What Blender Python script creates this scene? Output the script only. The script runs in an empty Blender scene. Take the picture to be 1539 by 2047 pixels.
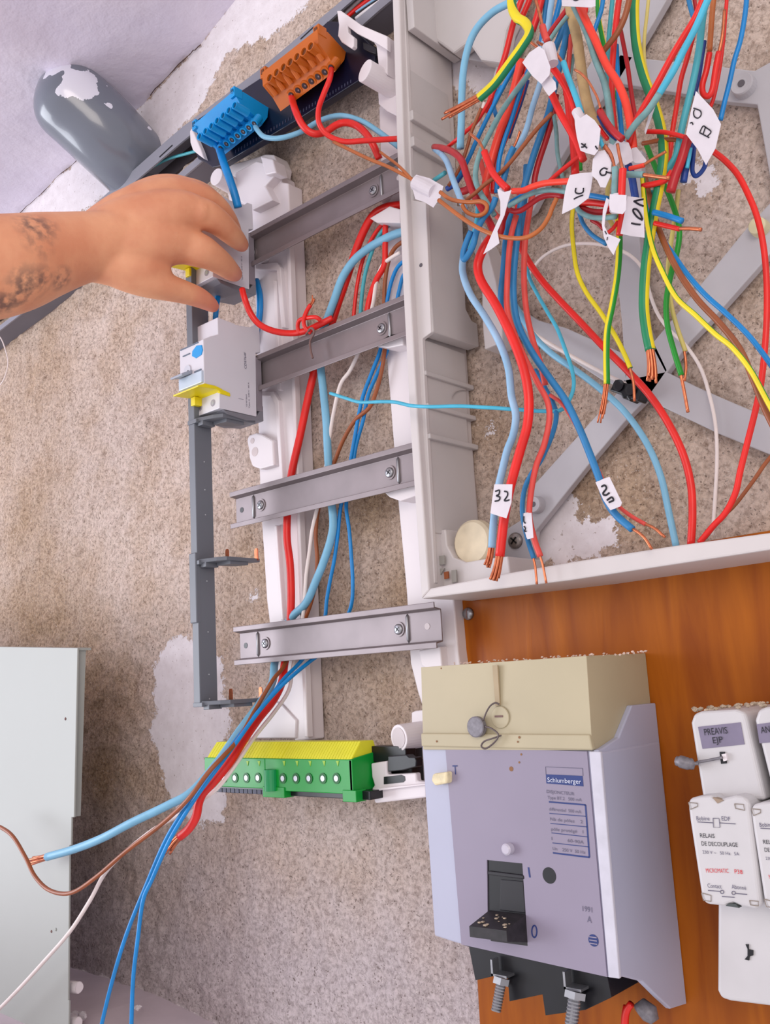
import bpy, bmesh, math, random
import numpy as np
from mathutils import Vector, Matrix, noise as mnoise

SC = bpy.context.scene
COL = SC.collection
random.seed(7)

# ------------------------------------------------------------------ camera
CF = 1906.6                                   # focal length in pixels of the 1539 x 2047 frame
_yaw, _pitch, _roll = (math.radians(a) for a in (41.70023, 10.20267, -3.22527))
_f = np.array([-math.sin(_yaw)*math.cos(_pitch), math.cos(_yaw)*math.cos(_pitch), math.sin(_pitch)])
_r = np.cross(_f, [0, 0, 1.0]); _r /= np.linalg.norm(_r)
_u = np.cross(_r, _f)
CR = math.cos(_roll)*_r + math.sin(_roll)*_u
CU = -math.sin(_roll)*_r + math.cos(_roll)*_u
CP = np.array([0.578, -0.6094, 1.4613])
cam_data = bpy.data.cameras.new('camera')
cam = bpy.data.objects.new('camera', cam_data); COL.objects.link(cam)
cam_data.sensor_fit = 'VERTICAL'; cam_data.sensor_height = 36.0; cam_data.sensor_width = 36.0*1539/2047
cam_data.lens = 36.0*CF/2047
cam_data.clip_start = 0.01; cam_data.clip_end = 50
cam.matrix_world = Matrix(((CR[0], CU[0], -_f[0], CP[0]), (CR[1], CU[1], -_f[1], CP[1]),
                           (CR[2], CU[2], -_f[2], CP[2]), (0, 0, 0, 1)))
SC.camera = cam

# ------------------------------------------------------------------ light
SC.view_settings.view_transform = 'Standard'
SC.view_settings.look = 'None'
SC.view_settings.gamma = 1.0
SC.view_settings.exposure = 0.16
world = bpy.data.worlds.new('room_light'); SC.world = world
world.use_nodes = True
_bg = world.node_tree.nodes['Background']
_bg.inputs[0].default_value = (0.97, 0.92, 0.97, 1); _bg.inputs[1].default_value = 0.80
def area(name, loc, target, size, power, col):
    l = bpy.data.lights.new(name, 'AREA'); l.shape = 'RECTANGLE'; l.size, l.size_y = size
    l.energy = power; l.color = col
    o = bpy.data.objects.new(name, l); COL.objects.link(o); o.location = loc
    d = Vector(target)-Vector(loc); o.rotation_euler = d.to_track_quat('-Z', 'Y').to_euler()
    return o
area('window_daylight', (-1.9, -1.5, 1.42), (0.0, 0, 1.65), (1.1, 1.2), 30, (0.88, 0.92, 1.0))
area('room_fill', (1.3, -1.7, 2.0), (0.1, 0, 1.6), (0.8, 0.8), 11, (1.0, 0.90, 0.80))  # added warm fill from the camera side, brightens right-facing sides

# ------------------------------------------------------------------ placing helpers
def ray(px, py): return _f + CR*(px-769.5)/CF - CU*(py-1023.5)/CF
def Y(px, py, d):                              # point d metres in front of the wall
    v = ray(px, py); return CP + v*((-d-CP[1])/v[1])
def X(px, py, x):
    v = ray(px, py); return CP + v*((x-CP[0])/v[0])
def Z(px, py, z):
    v = ray(px, py); return CP + v*((z-CP[2])/v[2])
def T(px, py, t): return CP + ray(px, py)*t
def dist(p): return float((np.array(p)-CP) @ _f)
def pr(p):
    q = np.array(p)-CP; t = q @ _f
    return 769.5+CF*(q @ CR)/t, 1023.5-CF*(q @ CU)/t

# ------------------------------------------------------------------ materials
def lin(c):
    return tuple((v/12.92 if v <= 0.04045 else ((v+0.055)/1.055)**2.4) for v in [x/255.0 for x in c])
MATS = {}
def mat(name, rgb, rough=0.45, metal=0.0, var=0.06, scale=60, bump=0.0, spec=0.5, coat=0.0, alpha=None, sss=0.0, rgb2=None):
    if name in MATS: return MATS[name]
    m = bpy.data.materials.new(name); m.use_nodes = True
    nt = m.node_tree; N = nt.nodes; L = nt.links
    b = N['Principled BSDF']
    c = lin(rgb)
    tc = N.new('ShaderNodeTexCoord')
    no = N.new('ShaderNodeTexNoise'); no.inputs['Scale'].default_value = scale; no.inputs['Detail'].default_value = 5
    L.new(tc.outputs['Object'], no.inputs['Vector'])
    mr = N.new('ShaderNodeMapRange'); mr.inputs[1].default_value = 0.3; mr.inputs[2].default_value = 0.7
    L.new(no.outputs['Fac'], mr.inputs[0])
    mx = N.new('ShaderNodeMix'); mx.data_type = 'RGBA'
    a = tuple(max(0, v*(1-var)) for v in c) if rgb2 is None else lin(rgb2)
    e = tuple(min(1, v*(1+var)) for v in c)
    mx.inputs[6].default_value = a+(1,); mx.inputs[7].default_value = e+(1,)
    L.new(mr.outputs[0], mx.inputs[0]); L.new(mx.outputs[2], b.inputs['Base Color'])
    b.inputs['Roughness'].default_value = rough; b.inputs['Metallic'].default_value = metal
    b.inputs['Specular IOR Level'].default_value = spec
    b.inputs['Coat Weight'].default_value = coat
    if sss: b.inputs['Subsurface Weight'].default_value = sss; b.inputs['Subsurface Radius'].default_value = (0.01, 0.004, 0.002)
    if alpha is not None: b.inputs['Alpha'].default_value = alpha
    if bump:
        bp = N.new('ShaderNodeBump'); bp.inputs['Strength'].default_value = bump; bp.inputs['Distance'].default_value = 0.001
        L.new(no.outputs['Fac'], bp.inputs['Height']); L.new(bp.outputs['Normal'], b.inputs['Normal'])
    MATS[name] = m
    return m
RED = mat('red_pvc', (222, 30, 22), 0.38, var=0.10)
DRED = mat('dark_red_pvc', (176, 20, 30), 0.4, var=0.12)
SALM = mat('faded_red_pvc', (216, 74, 66), 0.5, var=0.10)
ORED = mat('orange_red_pvc', (238, 62, 40), 0.4, var=0.08)
LBLU = mat('pale_blue_pvc', (120, 178, 208), 0.45, var=0.08)
PBLU = mat('washed_blue_pvc', (150, 185, 215), 0.5, var=0.08, rgb2=(128, 172, 205))
BLU = mat('blue_pvc', (0, 128, 200), 0.4, var=0.12)
SBLU = mat('mid_blue_pvc', (36, 120, 176), 0.5, var=0.14)
DBLU = mat('dark_blue_pvc', (24, 62, 140), 0.45, var=0.15)
TEAL = mat('teal_pvc', (66, 160, 172), 0.45, var=0.10)
CYAN = mat('cyan_pvc', (70, 176, 206), 0.5, var=0.10)
GTEAL = mat('greyed_teal_pvc', (116, 156, 158), 0.6, var=0.18, scale=150)
BRN = mat('brown_pvc', (146, 78, 40), 0.42, var=0.12)
OBRN = mat('light_brown_pvc', (176, 96, 42), 0.42, var=0.12)
WHT = mat('white_pvc', (228, 216, 212), 0.5, var=0.06)
CRM = mat('cream_pvc', (206, 196, 160), 0.5, var=0.12)
TAN = mat('tan_sheath', (176, 148, 104), 0.6, var=0.2, scale=90, bump=0.3)
PYEL = mat('pale_yellow_pvc', (206, 190, 110), 0.5, var=0.1)
YEL = mat('yellow_pvc', (226, 206, 22), 0.42, var=0.08)
GRN = mat('green_pvc', (8, 122, 78), 0.42, var=0.1)
LGRN = mat('bright_green_pvc', (14, 140, 34), 0.42, var=0.1)
COP = mat('copper', (206, 120, 84), 0.32, metal=0.85, var=0.2, scale=300)
PLW = mat('white_plastic', (222, 214, 217), 0.4, var=0.02, scale=20)
PLG = mat('old_grey_plastic', (192, 186, 185), 0.5, var=0.05, scale=14)
PLR = mat('old_rim_plastic', (202, 195, 194), 0.45, var=0.05, scale=14)
BRC = mat('grey_brace_plastic', (180, 177, 182), 0.5, var=0.06, scale=20)
MODW = mat('module_grey_plastic', (210, 208, 216), 0.42, var=0.02, scale=20)
MODG = mat('module_base_grey', (120, 120, 128), 0.5, var=0.05)
COMB = mat('busbar_grey_plastic', (104, 108, 116), 0.45, var=0.08, scale=12)
BLK = mat('black_plastic', (14, 14, 20), 0.35, var=0.3)
NAVY = mat('black_blue_plastic', (12, 16, 40), 0.3, var=0.3)
ZINC = mat('galvanised_steel', (138, 128, 130), 0.46, metal=0.55, var=0.10, scale=25)
STEEL = mat('screw_steel', (160, 160, 164), 0.34, metal=0.85, var=0.1)
ORNG = mat('orange_terminal_plastic', (190, 96, 20), 0.4, var=0.05)
TBLU = mat('blue_terminal_plastic', (0, 146, 216), 0.4, var=0.05)
TGRN = mat('green_terminal_plastic', (0, 144, 48), 0.4, var=0.05)
TYEL = mat('yellow_terminal_plastic', (222, 218, 50), 0.4, var=0.05)
YCL = mat('yellow_clip_plastic', (232, 212, 20), 0.4, var=0.05)
DGRY = mat('duct_grey', (140, 140, 150), 0.42, metal=0.2, var=0.08, scale=10)
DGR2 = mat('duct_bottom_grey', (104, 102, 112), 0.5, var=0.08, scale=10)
TAPE = mat('white_tape', (212, 205, 212), 0.6, var=0.05, scale=90, bump=0.2)
INK = mat('black_marker', (18, 16, 28), 0.5, var=0.1)
INKB = mat('blue_print', (28, 48, 110), 0.5, var=0.1)
INKG = mat('faint_grey_print', (92, 88, 110), 0.5, var=0.1)
INKR = mat('red_print', (200, 40, 50), 0.5, var=0.1)
INKW = mat('white_print', (205, 208, 224), 0.5, var=0.05)
BEIG = mat('aged_beige_plastic', (178, 167, 138), 0.5, var=0.05, scale=16)
LILA = mat('lilac_grey_plastic', (172, 174, 194), 0.45, var=0.03, scale=12)
PLAT = mat('breaker_faceplate', (140, 131, 150), 0.45, var=0.04, scale=12)
RELW = mat('relay_white_plastic', (196, 193, 195), 0.45, var=0.05, scale=30)
RLAB = mat('purple_label', (120, 112, 134), 0.5, var=0.1, scale=80)
PANL = mat('cover_panel_paint', (158, 161, 156), 0.45, var=0.03, scale=6)
LEAD = mat('lead_seal_metal', (120, 116, 122), 0.5, metal=0.3, var=0.2, scale=400)
STRG = mat('brown_tie', (120, 92, 88), 0.7, var=0.2)
DUST = mat('dust', (178, 160, 140), 0.9, var=0.3, scale=300, bump=0.5)

# ------------------------------------------------------------------ mesh building
class MB:
    def __init__(s): s.v = []; s.f = []; s.m = []
    def add(s, vs, fs, mi=0):
        o = len(s.v); s.v += [tuple(float(c) for c in p) for p in vs]
        s.f += [tuple(o+i for i in f) for f in fs]; s.m += [mi]*len(fs); return s
    def ext(s, pts, vec, mi=0):                # polygon swept along a vector
        pts = [np.array(p, float) for p in pts]; n = len(pts); vec = np.array(vec, float)
        vs = pts+[p+vec for p in pts]
        return s.add(vs, [tuple(range(n)), tuple(range(2*n-1, n-1, -1))]+[((i+1) % n, i, i+n, (i+1) % n+n) for i in range(n)], mi)
    def box(s, a, b, mi=0):
        x0, y0, z0 = a; x1, y1, z1 = b
        return s.ext([(x0, y0, z0), (x1, y0, z0), (x1, y0, z1), (x0, y0, z1)], (0, y1-y0, 0), mi)
    def tube(s, pts, rs, n=12, cap=True, mi=0, mfun=None, upv=None):
        pts = [np.array(p, float) for p in pts]; k = len(pts)
        if not hasattr(rs, '__len__'): rs = [rs]*k
        o = len(s.v); up = None
        for i in range(k):
            t = pts[min(i+1, k-1)]-pts[max(i-1, 0)]; t /= (np.linalg.norm(t)+1e-12)
            if i and t @ tp < 0: t = -t
            tp = t
            if up is None:
                a = np.array([0, 0, 1.0]) if abs(t[2]) < 0.8 else np.array([1.0, 0, 0])
                up = np.cross(np.cross(t, a), t)
            if upv is not None: up = np.array(upv, float)
            up = up-t*(up @ t); up /= (np.linalg.norm(up)+1e-12)
            sd = np.cross(t, up)
            for j in range(n):
                an = 2*math.pi*j/n
                s.v.append(tuple(pts[i]+rs[i]*(math.cos(an)*up+math.sin(an)*sd)))
        for i in range(k-1):
            for j in range(n):
                q = (o+i*n+j, o+i*n+(j+1) % n, o+(i+1)*n+(j+1) % n, o+(i+1)*n+j)
                s.f.append(q)
                if mfun:
                    s.m.append(mfun(math.cos(2*math.pi*(j+.5)/n)))
                else: s.m.append(mi)
        if cap:
            s.f.append(tuple(o+j for j in range(n-1, -1, -1))); s.m.append(mi)
            s.f.append(tuple(o+(k-1)*n+j for j in range(n))); s.m.append(mi)
        return s
    def cyl(s, a, b, r, n=20, r2=None, mi=0): return s.tube([a, b], [r, r if r2 is None else r2], n, True, mi)
def build(name, mb, material, root=None, smooth=False, bevel=0.0, parent=None, seg=2):
    """one mesh object; root = thing whose location the part is relative to; parent = direct parent (default root)"""
    base = root['_o'] if root is not None else None
    V = np.array(mb.v, float)
    if base is None:
        base = (V.min(0)+V.max(0))/2; base[2] = V[:, 2].min()
    base = np.array(base, float)
    me = bpy.data.meshes.new(name); me.from_pydata((V-base).tolist(), [], mb.f)
    ms = material if isinstance(material, (list, tuple)) else [material]
    for m in ms: me.materials.append(m)
    me.polygons.foreach_set('material_index', mb.m)
    bm = bmesh.new(); bm.from_mesh(me); bmesh.ops.recalc_face_normals(bm, faces=bm.faces); bm.to_mesh(me); bm.free()
    if smooth: me.polygons.foreach_set('use_smooth', [True]*len(me.polygons))
    me.update()
    o = bpy.data.objects.new(name, me); COL.objects.link(o)
    if root is not None: o.parent = parent or root
    else: o.location = base
    o['_o'] = [float(c) for c in base]
    if bevel:
        b = o.modifiers.new('bevel', 'BEVEL'); b.width = bevel; b.segments = seg; b.limit_method = 'ANGLE'; b.angle_limit = math.radians(40)
        b.harden_normals = False
    return o
def tag(o, label=None, cat=None, group=None, kind=None):
    if label: o['label'] = label
    if cat: o['category'] = cat
    if group: o['group'] = group
    if kind: o['kind'] = kind
    return o
def thing(name, loc, label, cat, group=None):
    e = bpy.data.objects.new(name, None); COL.objects.link(e); e.location = [float(c) for c in loc]
    e.empty_display_size = 0.01; e['_o'] = [float(c) for c in loc]
    return tag(e, label, cat, group)
def yp(px, d): return [Y(a, b, d) for a, b in px]          # traced outline on the plane d in front of the wall
def prism(px, d0, d1, mb=None, mi=0):
    mb = mb or MB(); return mb.ext(yp(px, d0), (0, d0-d1, 0), mi)
def smoothpts(P, per=6):
    P = [np.array(p, float) for p in P]
    if len(P) < 3:
        return [P[0]+(P[-1]-P[0])*i/per for i in range(per+1)]
    Q = [2*P[0]-P[1]]+P+[2*P[-1]-P[-2]]; out = []
    for i in range(1, len(Q)-2):
        a, b, c, e = Q[i-1:i+3]
        for k in range(per):
            t = k/per
            out.append(0.5*((2*b)+(-a+c)*t+(2*a-5*b+4*c-e)*t*t+(-a+3*b-3*c+e)*t**3))
    out.append(P[-1]); return out
_fonts = {}
def text(name, s, origin, right, normal, height, material, root, parent=None, width=None, thick=0.0001, lift=0.0003):
    right = np.array(right, float); right /= np.linalg.norm(right)
    normal = np.array(normal, float); up = np.cross(normal, right)
    cu = bpy.data.curves.new(name, 'FONT'); cu.body = s; cu.size = 1.0; cu.extrude = 0.0; cu.resolution_u = 3
    tmp = bpy.data.objects.new(name, cu); COL.objects.link(tmp)
    dg = bpy.context.evaluated_depsgraph_get(); me = bpy.data.meshes.new_from_object(tmp.evaluated_get(dg))
    bpy.data.objects.remove(tmp)
    if not me.vertices: return None
    V = np.array([v.co[:] for v in me.vertices]); w = V[:, 0].max()-V[:, 0].min()
    sy = height/0.70; sx = sy if width is None else width/max(w, 1e-6)
    base = np.array(root['_o']); o0 = np.array(origin, float)
    W = o0+np.outer((V[:, 0]-V[:, 0].min())*sx, right)+np.outer(V[:, 1]*sy, up)+normal*lift-base
    for v, c in zip(me.vertices, W): v.co = c
    me.materials.clear(); me.materials.append(material); me.name = name; me.update()
    o = bpy.data.objects.new(name, me); COL.objects.link(o); o.parent = parent or root
    o['_o'] = list(map(float, base)); return o
def textY(name, s, p0, p1, d, hpx, material, root, parent=None, fit=True):
    a, b = Y(*p0, d), Y(*p1, d); w = np.linalg.norm(b-a)
    return text(name, s, a, b-a, (0, -1, 0), hpx*dist(a)/CF, material, root, parent, width=w if fit else None)
def ring(c, n, r, k=20):
    n = np.array(n, float); n /= np.linalg.norm(n); a = np.cross(n, [0, 0, 1.0])
    if np.linalg.norm(a) < .1: a = np.cross(n, [1.0, 0, 0])
    a /= np.linalg.norm(a); b = np.cross(n, a)
    return [np.array(c)+r*(math.cos(2*math.pi*i/k)*a+math.sin(2*math.pi*i/k)*b) for i in range(k)]
def screw(name, c, r, root, parent=None, n=(0, -1, 0), h=0.002, material=None):
    """cross-head screw: domed head and a recessed cross"""
    n = np.array(n, float); c = np.array(c, float); mb = MB()
    prof = [(1.0, 0), (1.0, .45), (.8, .8), (.45, 1.0), (.05, 1.05)]
    mb.tube([c+n*h*q for _, q in prof], [r*p for p, _ in prof], 20)
    o = build(name, mb, material or STEEL, root, smooth=True, parent=parent)
    a = np.array([1.0, 0, 0]) if abs(n[0]) < .5 else np.array([0, 0, 1.0]); b = np.cross(n, a)
    a, b = (a+b)/math.sqrt(2), (a-b)/math.sqrt(2)
    k = MB()
    for e, g in ((a, b), (b, a)):
        q = c+n*h*1.06
        k.ext([q-e*r*.55-g*r*.1, q+e*r*.55-g*r*.1, q+e*r*.55+g*r*.1, q-e*r*.55+g*r*.1], n*0.00012)
    return o, k

# ------------------------------------------------------------------ wall, ceiling, ledge
def inpoly(px, py, poly):
    r = np.zeros(px.shape, bool); n = len(poly); j = n-1
    for i in range(n):
        xi, yi = poly[i]; xj, yj = poly[j]
        if yi != yj: r ^= ((yi > py) != (yj > py)) & (px < (xj-xi)*(py-yi)/(yj-yi)+xi)
        j = i
    return r
def segd(px, py, poly):
    d = np.full(px.shape, 1e9); n = len(poly)
    for i in range(n):
        ax, ay = poly[i]; bx, by = poly[(i+1) % n]
        t = np.clip(((px-ax)*(bx-ax)+(py-ay)*(by-ay))/max((bx-ax)**2+(by-ay)**2, 1e-9), 0, 1)
        d = np.minimum(d, np.hypot(px-ax-t*(bx-ax), py-ay-t*(by-ay)))
    return d
PLASTER = [
 [(337, 1280), (307, 1329), (311, 1422), (300, 1467), (318, 1512), (330, 1572), (352, 1617), (408, 1647), (446, 1636), (453, 1580), (438, 1512), (464, 1441), (446, 1404), (442, 1317), (375, 1275)],
 [(-900, 1250), (45, 420), (155, 320), (290, 205), (400, 90), (470, 0), (600, -160), (740, -160), (650, -30), (560, 62), (490, 92), (450, 112), (425, 165), (395, 225), (330, 290), (240, 375), (120, 450), (0, 560), (-900, 1400)],
 [(895, 110), (960, 120), (1010, 130), (975, 190), (935, 170), (918, 182), (893, 150)],
 [(1066, 1060), (1090, 1010), (1110, 980), (1150, 1000), (1160, 1040), (1225, 1045), (1235, 1090), (1180, 1115), (1080, 1130), (1000, 1150), (900, 1120)],
 [(497, 1188), (512, 1188), (512, 1198), (498, 1198)], [(975, 852), (986, 848), (984, 862), (972, 866)],
 [(1385, 325), (1430, 335), (1440, 370), (1400, 395), (1370, 370)],
]
PW = [np.array([Y(a, b, 0)[[0, 2]] for a, b in P]) for P in PLASTER]
STAIN_SHADE = [((740, 1010), .040, 1.0), ((820, 1180), .05, .8), ((760, 1270), .06, .5), ((60, 780), .14, .55), ((190, 1400), .08, 1.0), ((200, 1560), .07, 1.0), ((190, 1700), .06, .9), ((60, 1230), .10, .9), ((60, 1050), .10, .7), ((1290, 1000), .05, .7),  # brown stains; the blobs right of the cover panel paint its shadow
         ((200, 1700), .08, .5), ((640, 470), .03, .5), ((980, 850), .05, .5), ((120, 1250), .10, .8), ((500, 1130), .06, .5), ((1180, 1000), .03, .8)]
def wall_grid(x0, x1, z0, z1, st):
    nx = int((x1-x0)/st)+1; nz = int((z1-z0)/st)+1
    xs = np.linspace(x0, x1, nx); zs = np.linspace(z0, z1, nz)
    XX, ZZ = np.meshgrid(xs, zs); XX = XX.ravel(); ZZ = ZZ.ravel()
    pm = np.full(XX.shape, -0.05)
    for P in PW:
        d = segd(XX, ZZ, P); s = np.where(inpoly(XX, ZZ, P), d, -d); pm = np.maximum(pm, s)
    rng = np.random.RandomState(3)
    g = rng.rand(nz, nx); 
    for _ in range(2): g = (g+np.roll(g, 1, 0)+np.roll(g, 1, 1)+np.roll(g, -1, 0)+np.roll(g, -1, 1))/5
    g = (g-g.mean())/g.std()
    rough = np.clip(-pm/0.004, 0, 1)
    YY = (g.ravel()*0.0011*rough)
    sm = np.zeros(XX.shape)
    for (a, b), r, k in STAIN_SHADE:
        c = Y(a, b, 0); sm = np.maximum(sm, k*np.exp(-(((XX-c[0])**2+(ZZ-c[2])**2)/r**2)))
    V = np.stack([XX, YY, ZZ], 1)
    idx = np.arange(nx*nz).reshape(nz, nx)
    F = np.stack([idx[:-1, :-1], idx[:-1, 1:], idx[1:, 1:], idx[1:, :-1]], -1).reshape(-1, 4)
    me = bpy.data.meshes.new('wall_back'); me.vertices.add(len(V)); me.vertices.foreach_set('co', V.ravel())
    me.loops.add(len(F)*4); me.loops.foreach_set('vertex_index', F.ravel().astype(np.int32))
    me.polygons.add(len(F)); me.polygons.foreach_set('loop_start', np.arange(0, len(F)*4, 4, dtype=np.int32))
    me.polygons.foreach_set('use_smooth', np.ones(len(F), bool))
    me.update(calc_edges=True); me.validate()
    a = me.attributes.new('plaster', 'FLOAT', 'POINT'); a.data.foreach_set('value', pm)
    a = me.attributes.new('stain_shade', 'FLOAT', 'POINT'); a.data.foreach_set('value', sm)
    return me
def nodes(m): 
    m.use_nodes = True; nt = m.node_tree
    return nt, nt.nodes, nt.links, nt.nodes['Principled BSDF']
def wall_material():
    m = bpy.data.materials.new('roughcast'); nt, N, L, b = nodes(m)
    tc = N.new('ShaderNodeTexCoord'); mp = N.new('ShaderNodeMapping'); L.new(tc.outputs['Object'], mp.inputs[0])
    def noise(sc, det=4, ro=.6, dist=0):
        n = N.new('ShaderNodeTexNoise'); n.inputs['Scale'].default_value = sc; n.inputs['Detail'].default_value = det
        n.inputs['Roughness'].default_value = ro; n.inputs['Distortion'].default_value = dist
        L.new(mp.outputs[0], n.inputs['Vector']); return n.outputs['Fac']
    def ramp(src, a, c0, bb, c1):
        r = N.new('ShaderNodeValToRGB'); r.color_ramp.elements[0].position = a; r.color_ramp.elements[0].color = c0+(1,)
        r.color_ramp.elements[1].position = bb; r.color_ramp.elements[1].color = c1+(1,); L.new(src, r.inputs[0]); return r.outputs[0]
    def mixc(f, a, c):
        x = N.new('ShaderNodeMix'); x.data_type = 'RGBA'
        if isinstance(f, float): x.inputs[0].default_value = f
        else: L.new(f, x.inputs[0])
        for s, v in ((6, a), (7, c)):
            if isinstance(v, tuple): x.inputs[s].default_value = v+(1,)
            else: L.new(v, x.inputs[s])
        return x.outputs[2]
    def math_(op, a, c=None):
        x = N.new('ShaderNodeMath'); x.operation = op
        for i, v in enumerate((a, c)):
            if v is None: continue
            if isinstance(v, (int, float)): x.inputs[i].default_value = v
            else: L.new(v, x.inputs[i])
        return x.outputs[0]
    fine = noise(620, 5, .7); mid = noise(240, 6, .75, .35); big = noise(14, 3, .5); huge = noise(4, 3, .5)
    grain = ramp(mid, .30, lin((160, 136, 122)), .56, lin((234, 214, 202)))
    grain = mixc(ramp(big, .42, (0, 0, 0), .62, (1, 1, 1)), grain, ramp(mid, .32, lin((150, 124, 106)), .58, lin((226, 202, 184))))
    st = N.new('ShaderNodeAttribute'); st.attribute_name = 'stain_shade'
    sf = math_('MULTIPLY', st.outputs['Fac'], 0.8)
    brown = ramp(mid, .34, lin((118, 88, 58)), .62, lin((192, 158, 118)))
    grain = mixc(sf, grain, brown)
    sx = N.new('ShaderNodeSeparateXYZ'); L.new(mp.outputs[0], sx.inputs[0])
    cz = N.new('ShaderNodeMapRange'); cz.inputs[1].default_value = 1.42; cz.inputs[2].default_value = 1.27; L.new(math_('ADD', sx.outputs['Z'], math_('MULTIPLY', big, .10)), cz.inputs[0])
    grain = mixc(math_('MULTIPLY', cz.outputs[0], .8), grain, ramp(mid, .30, lin((150, 138, 142)), .58, lin((214, 202, 208))))
    vo = N.new('ShaderNodeTexVoronoi'); vo.inputs['Scale'].default_value = 300; vo.inputs['Randomness'].default_value = 1
    ds = N.new('ShaderNodeVectorMath'); ds.operation = 'ADD'
    nn = N.new('ShaderNodeTexNoise'); nn.inputs['Scale'].default_value = 300; L.new(mp.outputs[0], nn.inputs['Vector'])
    sc2 = N.new('ShaderNodeVectorMath'); sc2.operation = 'SCALE'; sc2.inputs['Scale'].default_value = 0.006
    L.new(nn.outputs['Color'], sc2.inputs[0]); L.new(mp.outputs[0], ds.inputs[0]); L.new(sc2.outputs[0], ds.inputs[1]); L.new(ds.outputs[0], vo.inputs['Vector'])
    spk = math_('MULTIPLY', math_('LESS_THAN', vo.outputs['Distance'], 0.23), math_('GREATER_THAN', noise(75, 4, .7), 0.50))
    grain = mixc(math_('MULTIPLY', spk, 0.62), grain, lin((96, 76, 66)))
    lt = math_('GREATER_THAN', fine, 0.615)
    grain = mixc(math_('MULTIPLY', lt, 0.55), grain, lin((238, 228, 222)))
    pa = N.new('ShaderNodeAttribute'); pa.attribute_name = 'plaster'
    edge = math_('ADD', pa.outputs['Fac'], math_('MULTIPLY', math_('SUBTRACT', noise(70, 6, .7), .5), 0.040))
    edge = math_('ADD', edge, math_('MULTIPLY', math_('SUBTRACT', fine, .5), 0.012))
    pf = math_('GREATER_THAN', edge, 0.0)
    pcol = ramp(noise(60, 4), .3, lin((220, 212, 215)), .7, lin((236, 230, 234)))
    pits = math_('LESS_THAN', noise(260, 4, .5), 0.33)
    pcol = mixc(math_('MULTIPLY', pits, .6), pcol, lin((150, 132, 122)))
    L.new(mixc(pf, grain, pcol), b.inputs['Base Color'])
    b.inputs['Roughness'].default_value = 0.92; b.inputs['Specular IOR Level'].default_value = 0.2
    h = math_('ADD', math_('MULTIPLY', mid, 1.0), math_('MULTIPLY', fine, .5))
    h = math_('SUBTRACT', h, math_('MULTIPLY', spk, .5))
    inv = math_('SUBTRACT', 1.0, math_('MULTIPLY', pf, .85))
    bp = N.new('ShaderNodeBump'); bp.inputs['Strength'].default_value = 1.0; bp.inputs['Distance'].default_value = 0.0022
    L.new(math_('ADD', math_('MULTIPLY', h, inv), math_('MULTIPLY', pf, 0.9)), bp.inputs['Height']); L.new(bp.outputs[0], b.inputs['Normal'])
    return m
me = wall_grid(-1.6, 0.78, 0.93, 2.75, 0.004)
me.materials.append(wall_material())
wall = bpy.data.objects.new('wall_back', me); COL.objects.link(wall); tag(wall, 'rough speckled roughcast wall behind the wiring', kind='structure')

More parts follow.
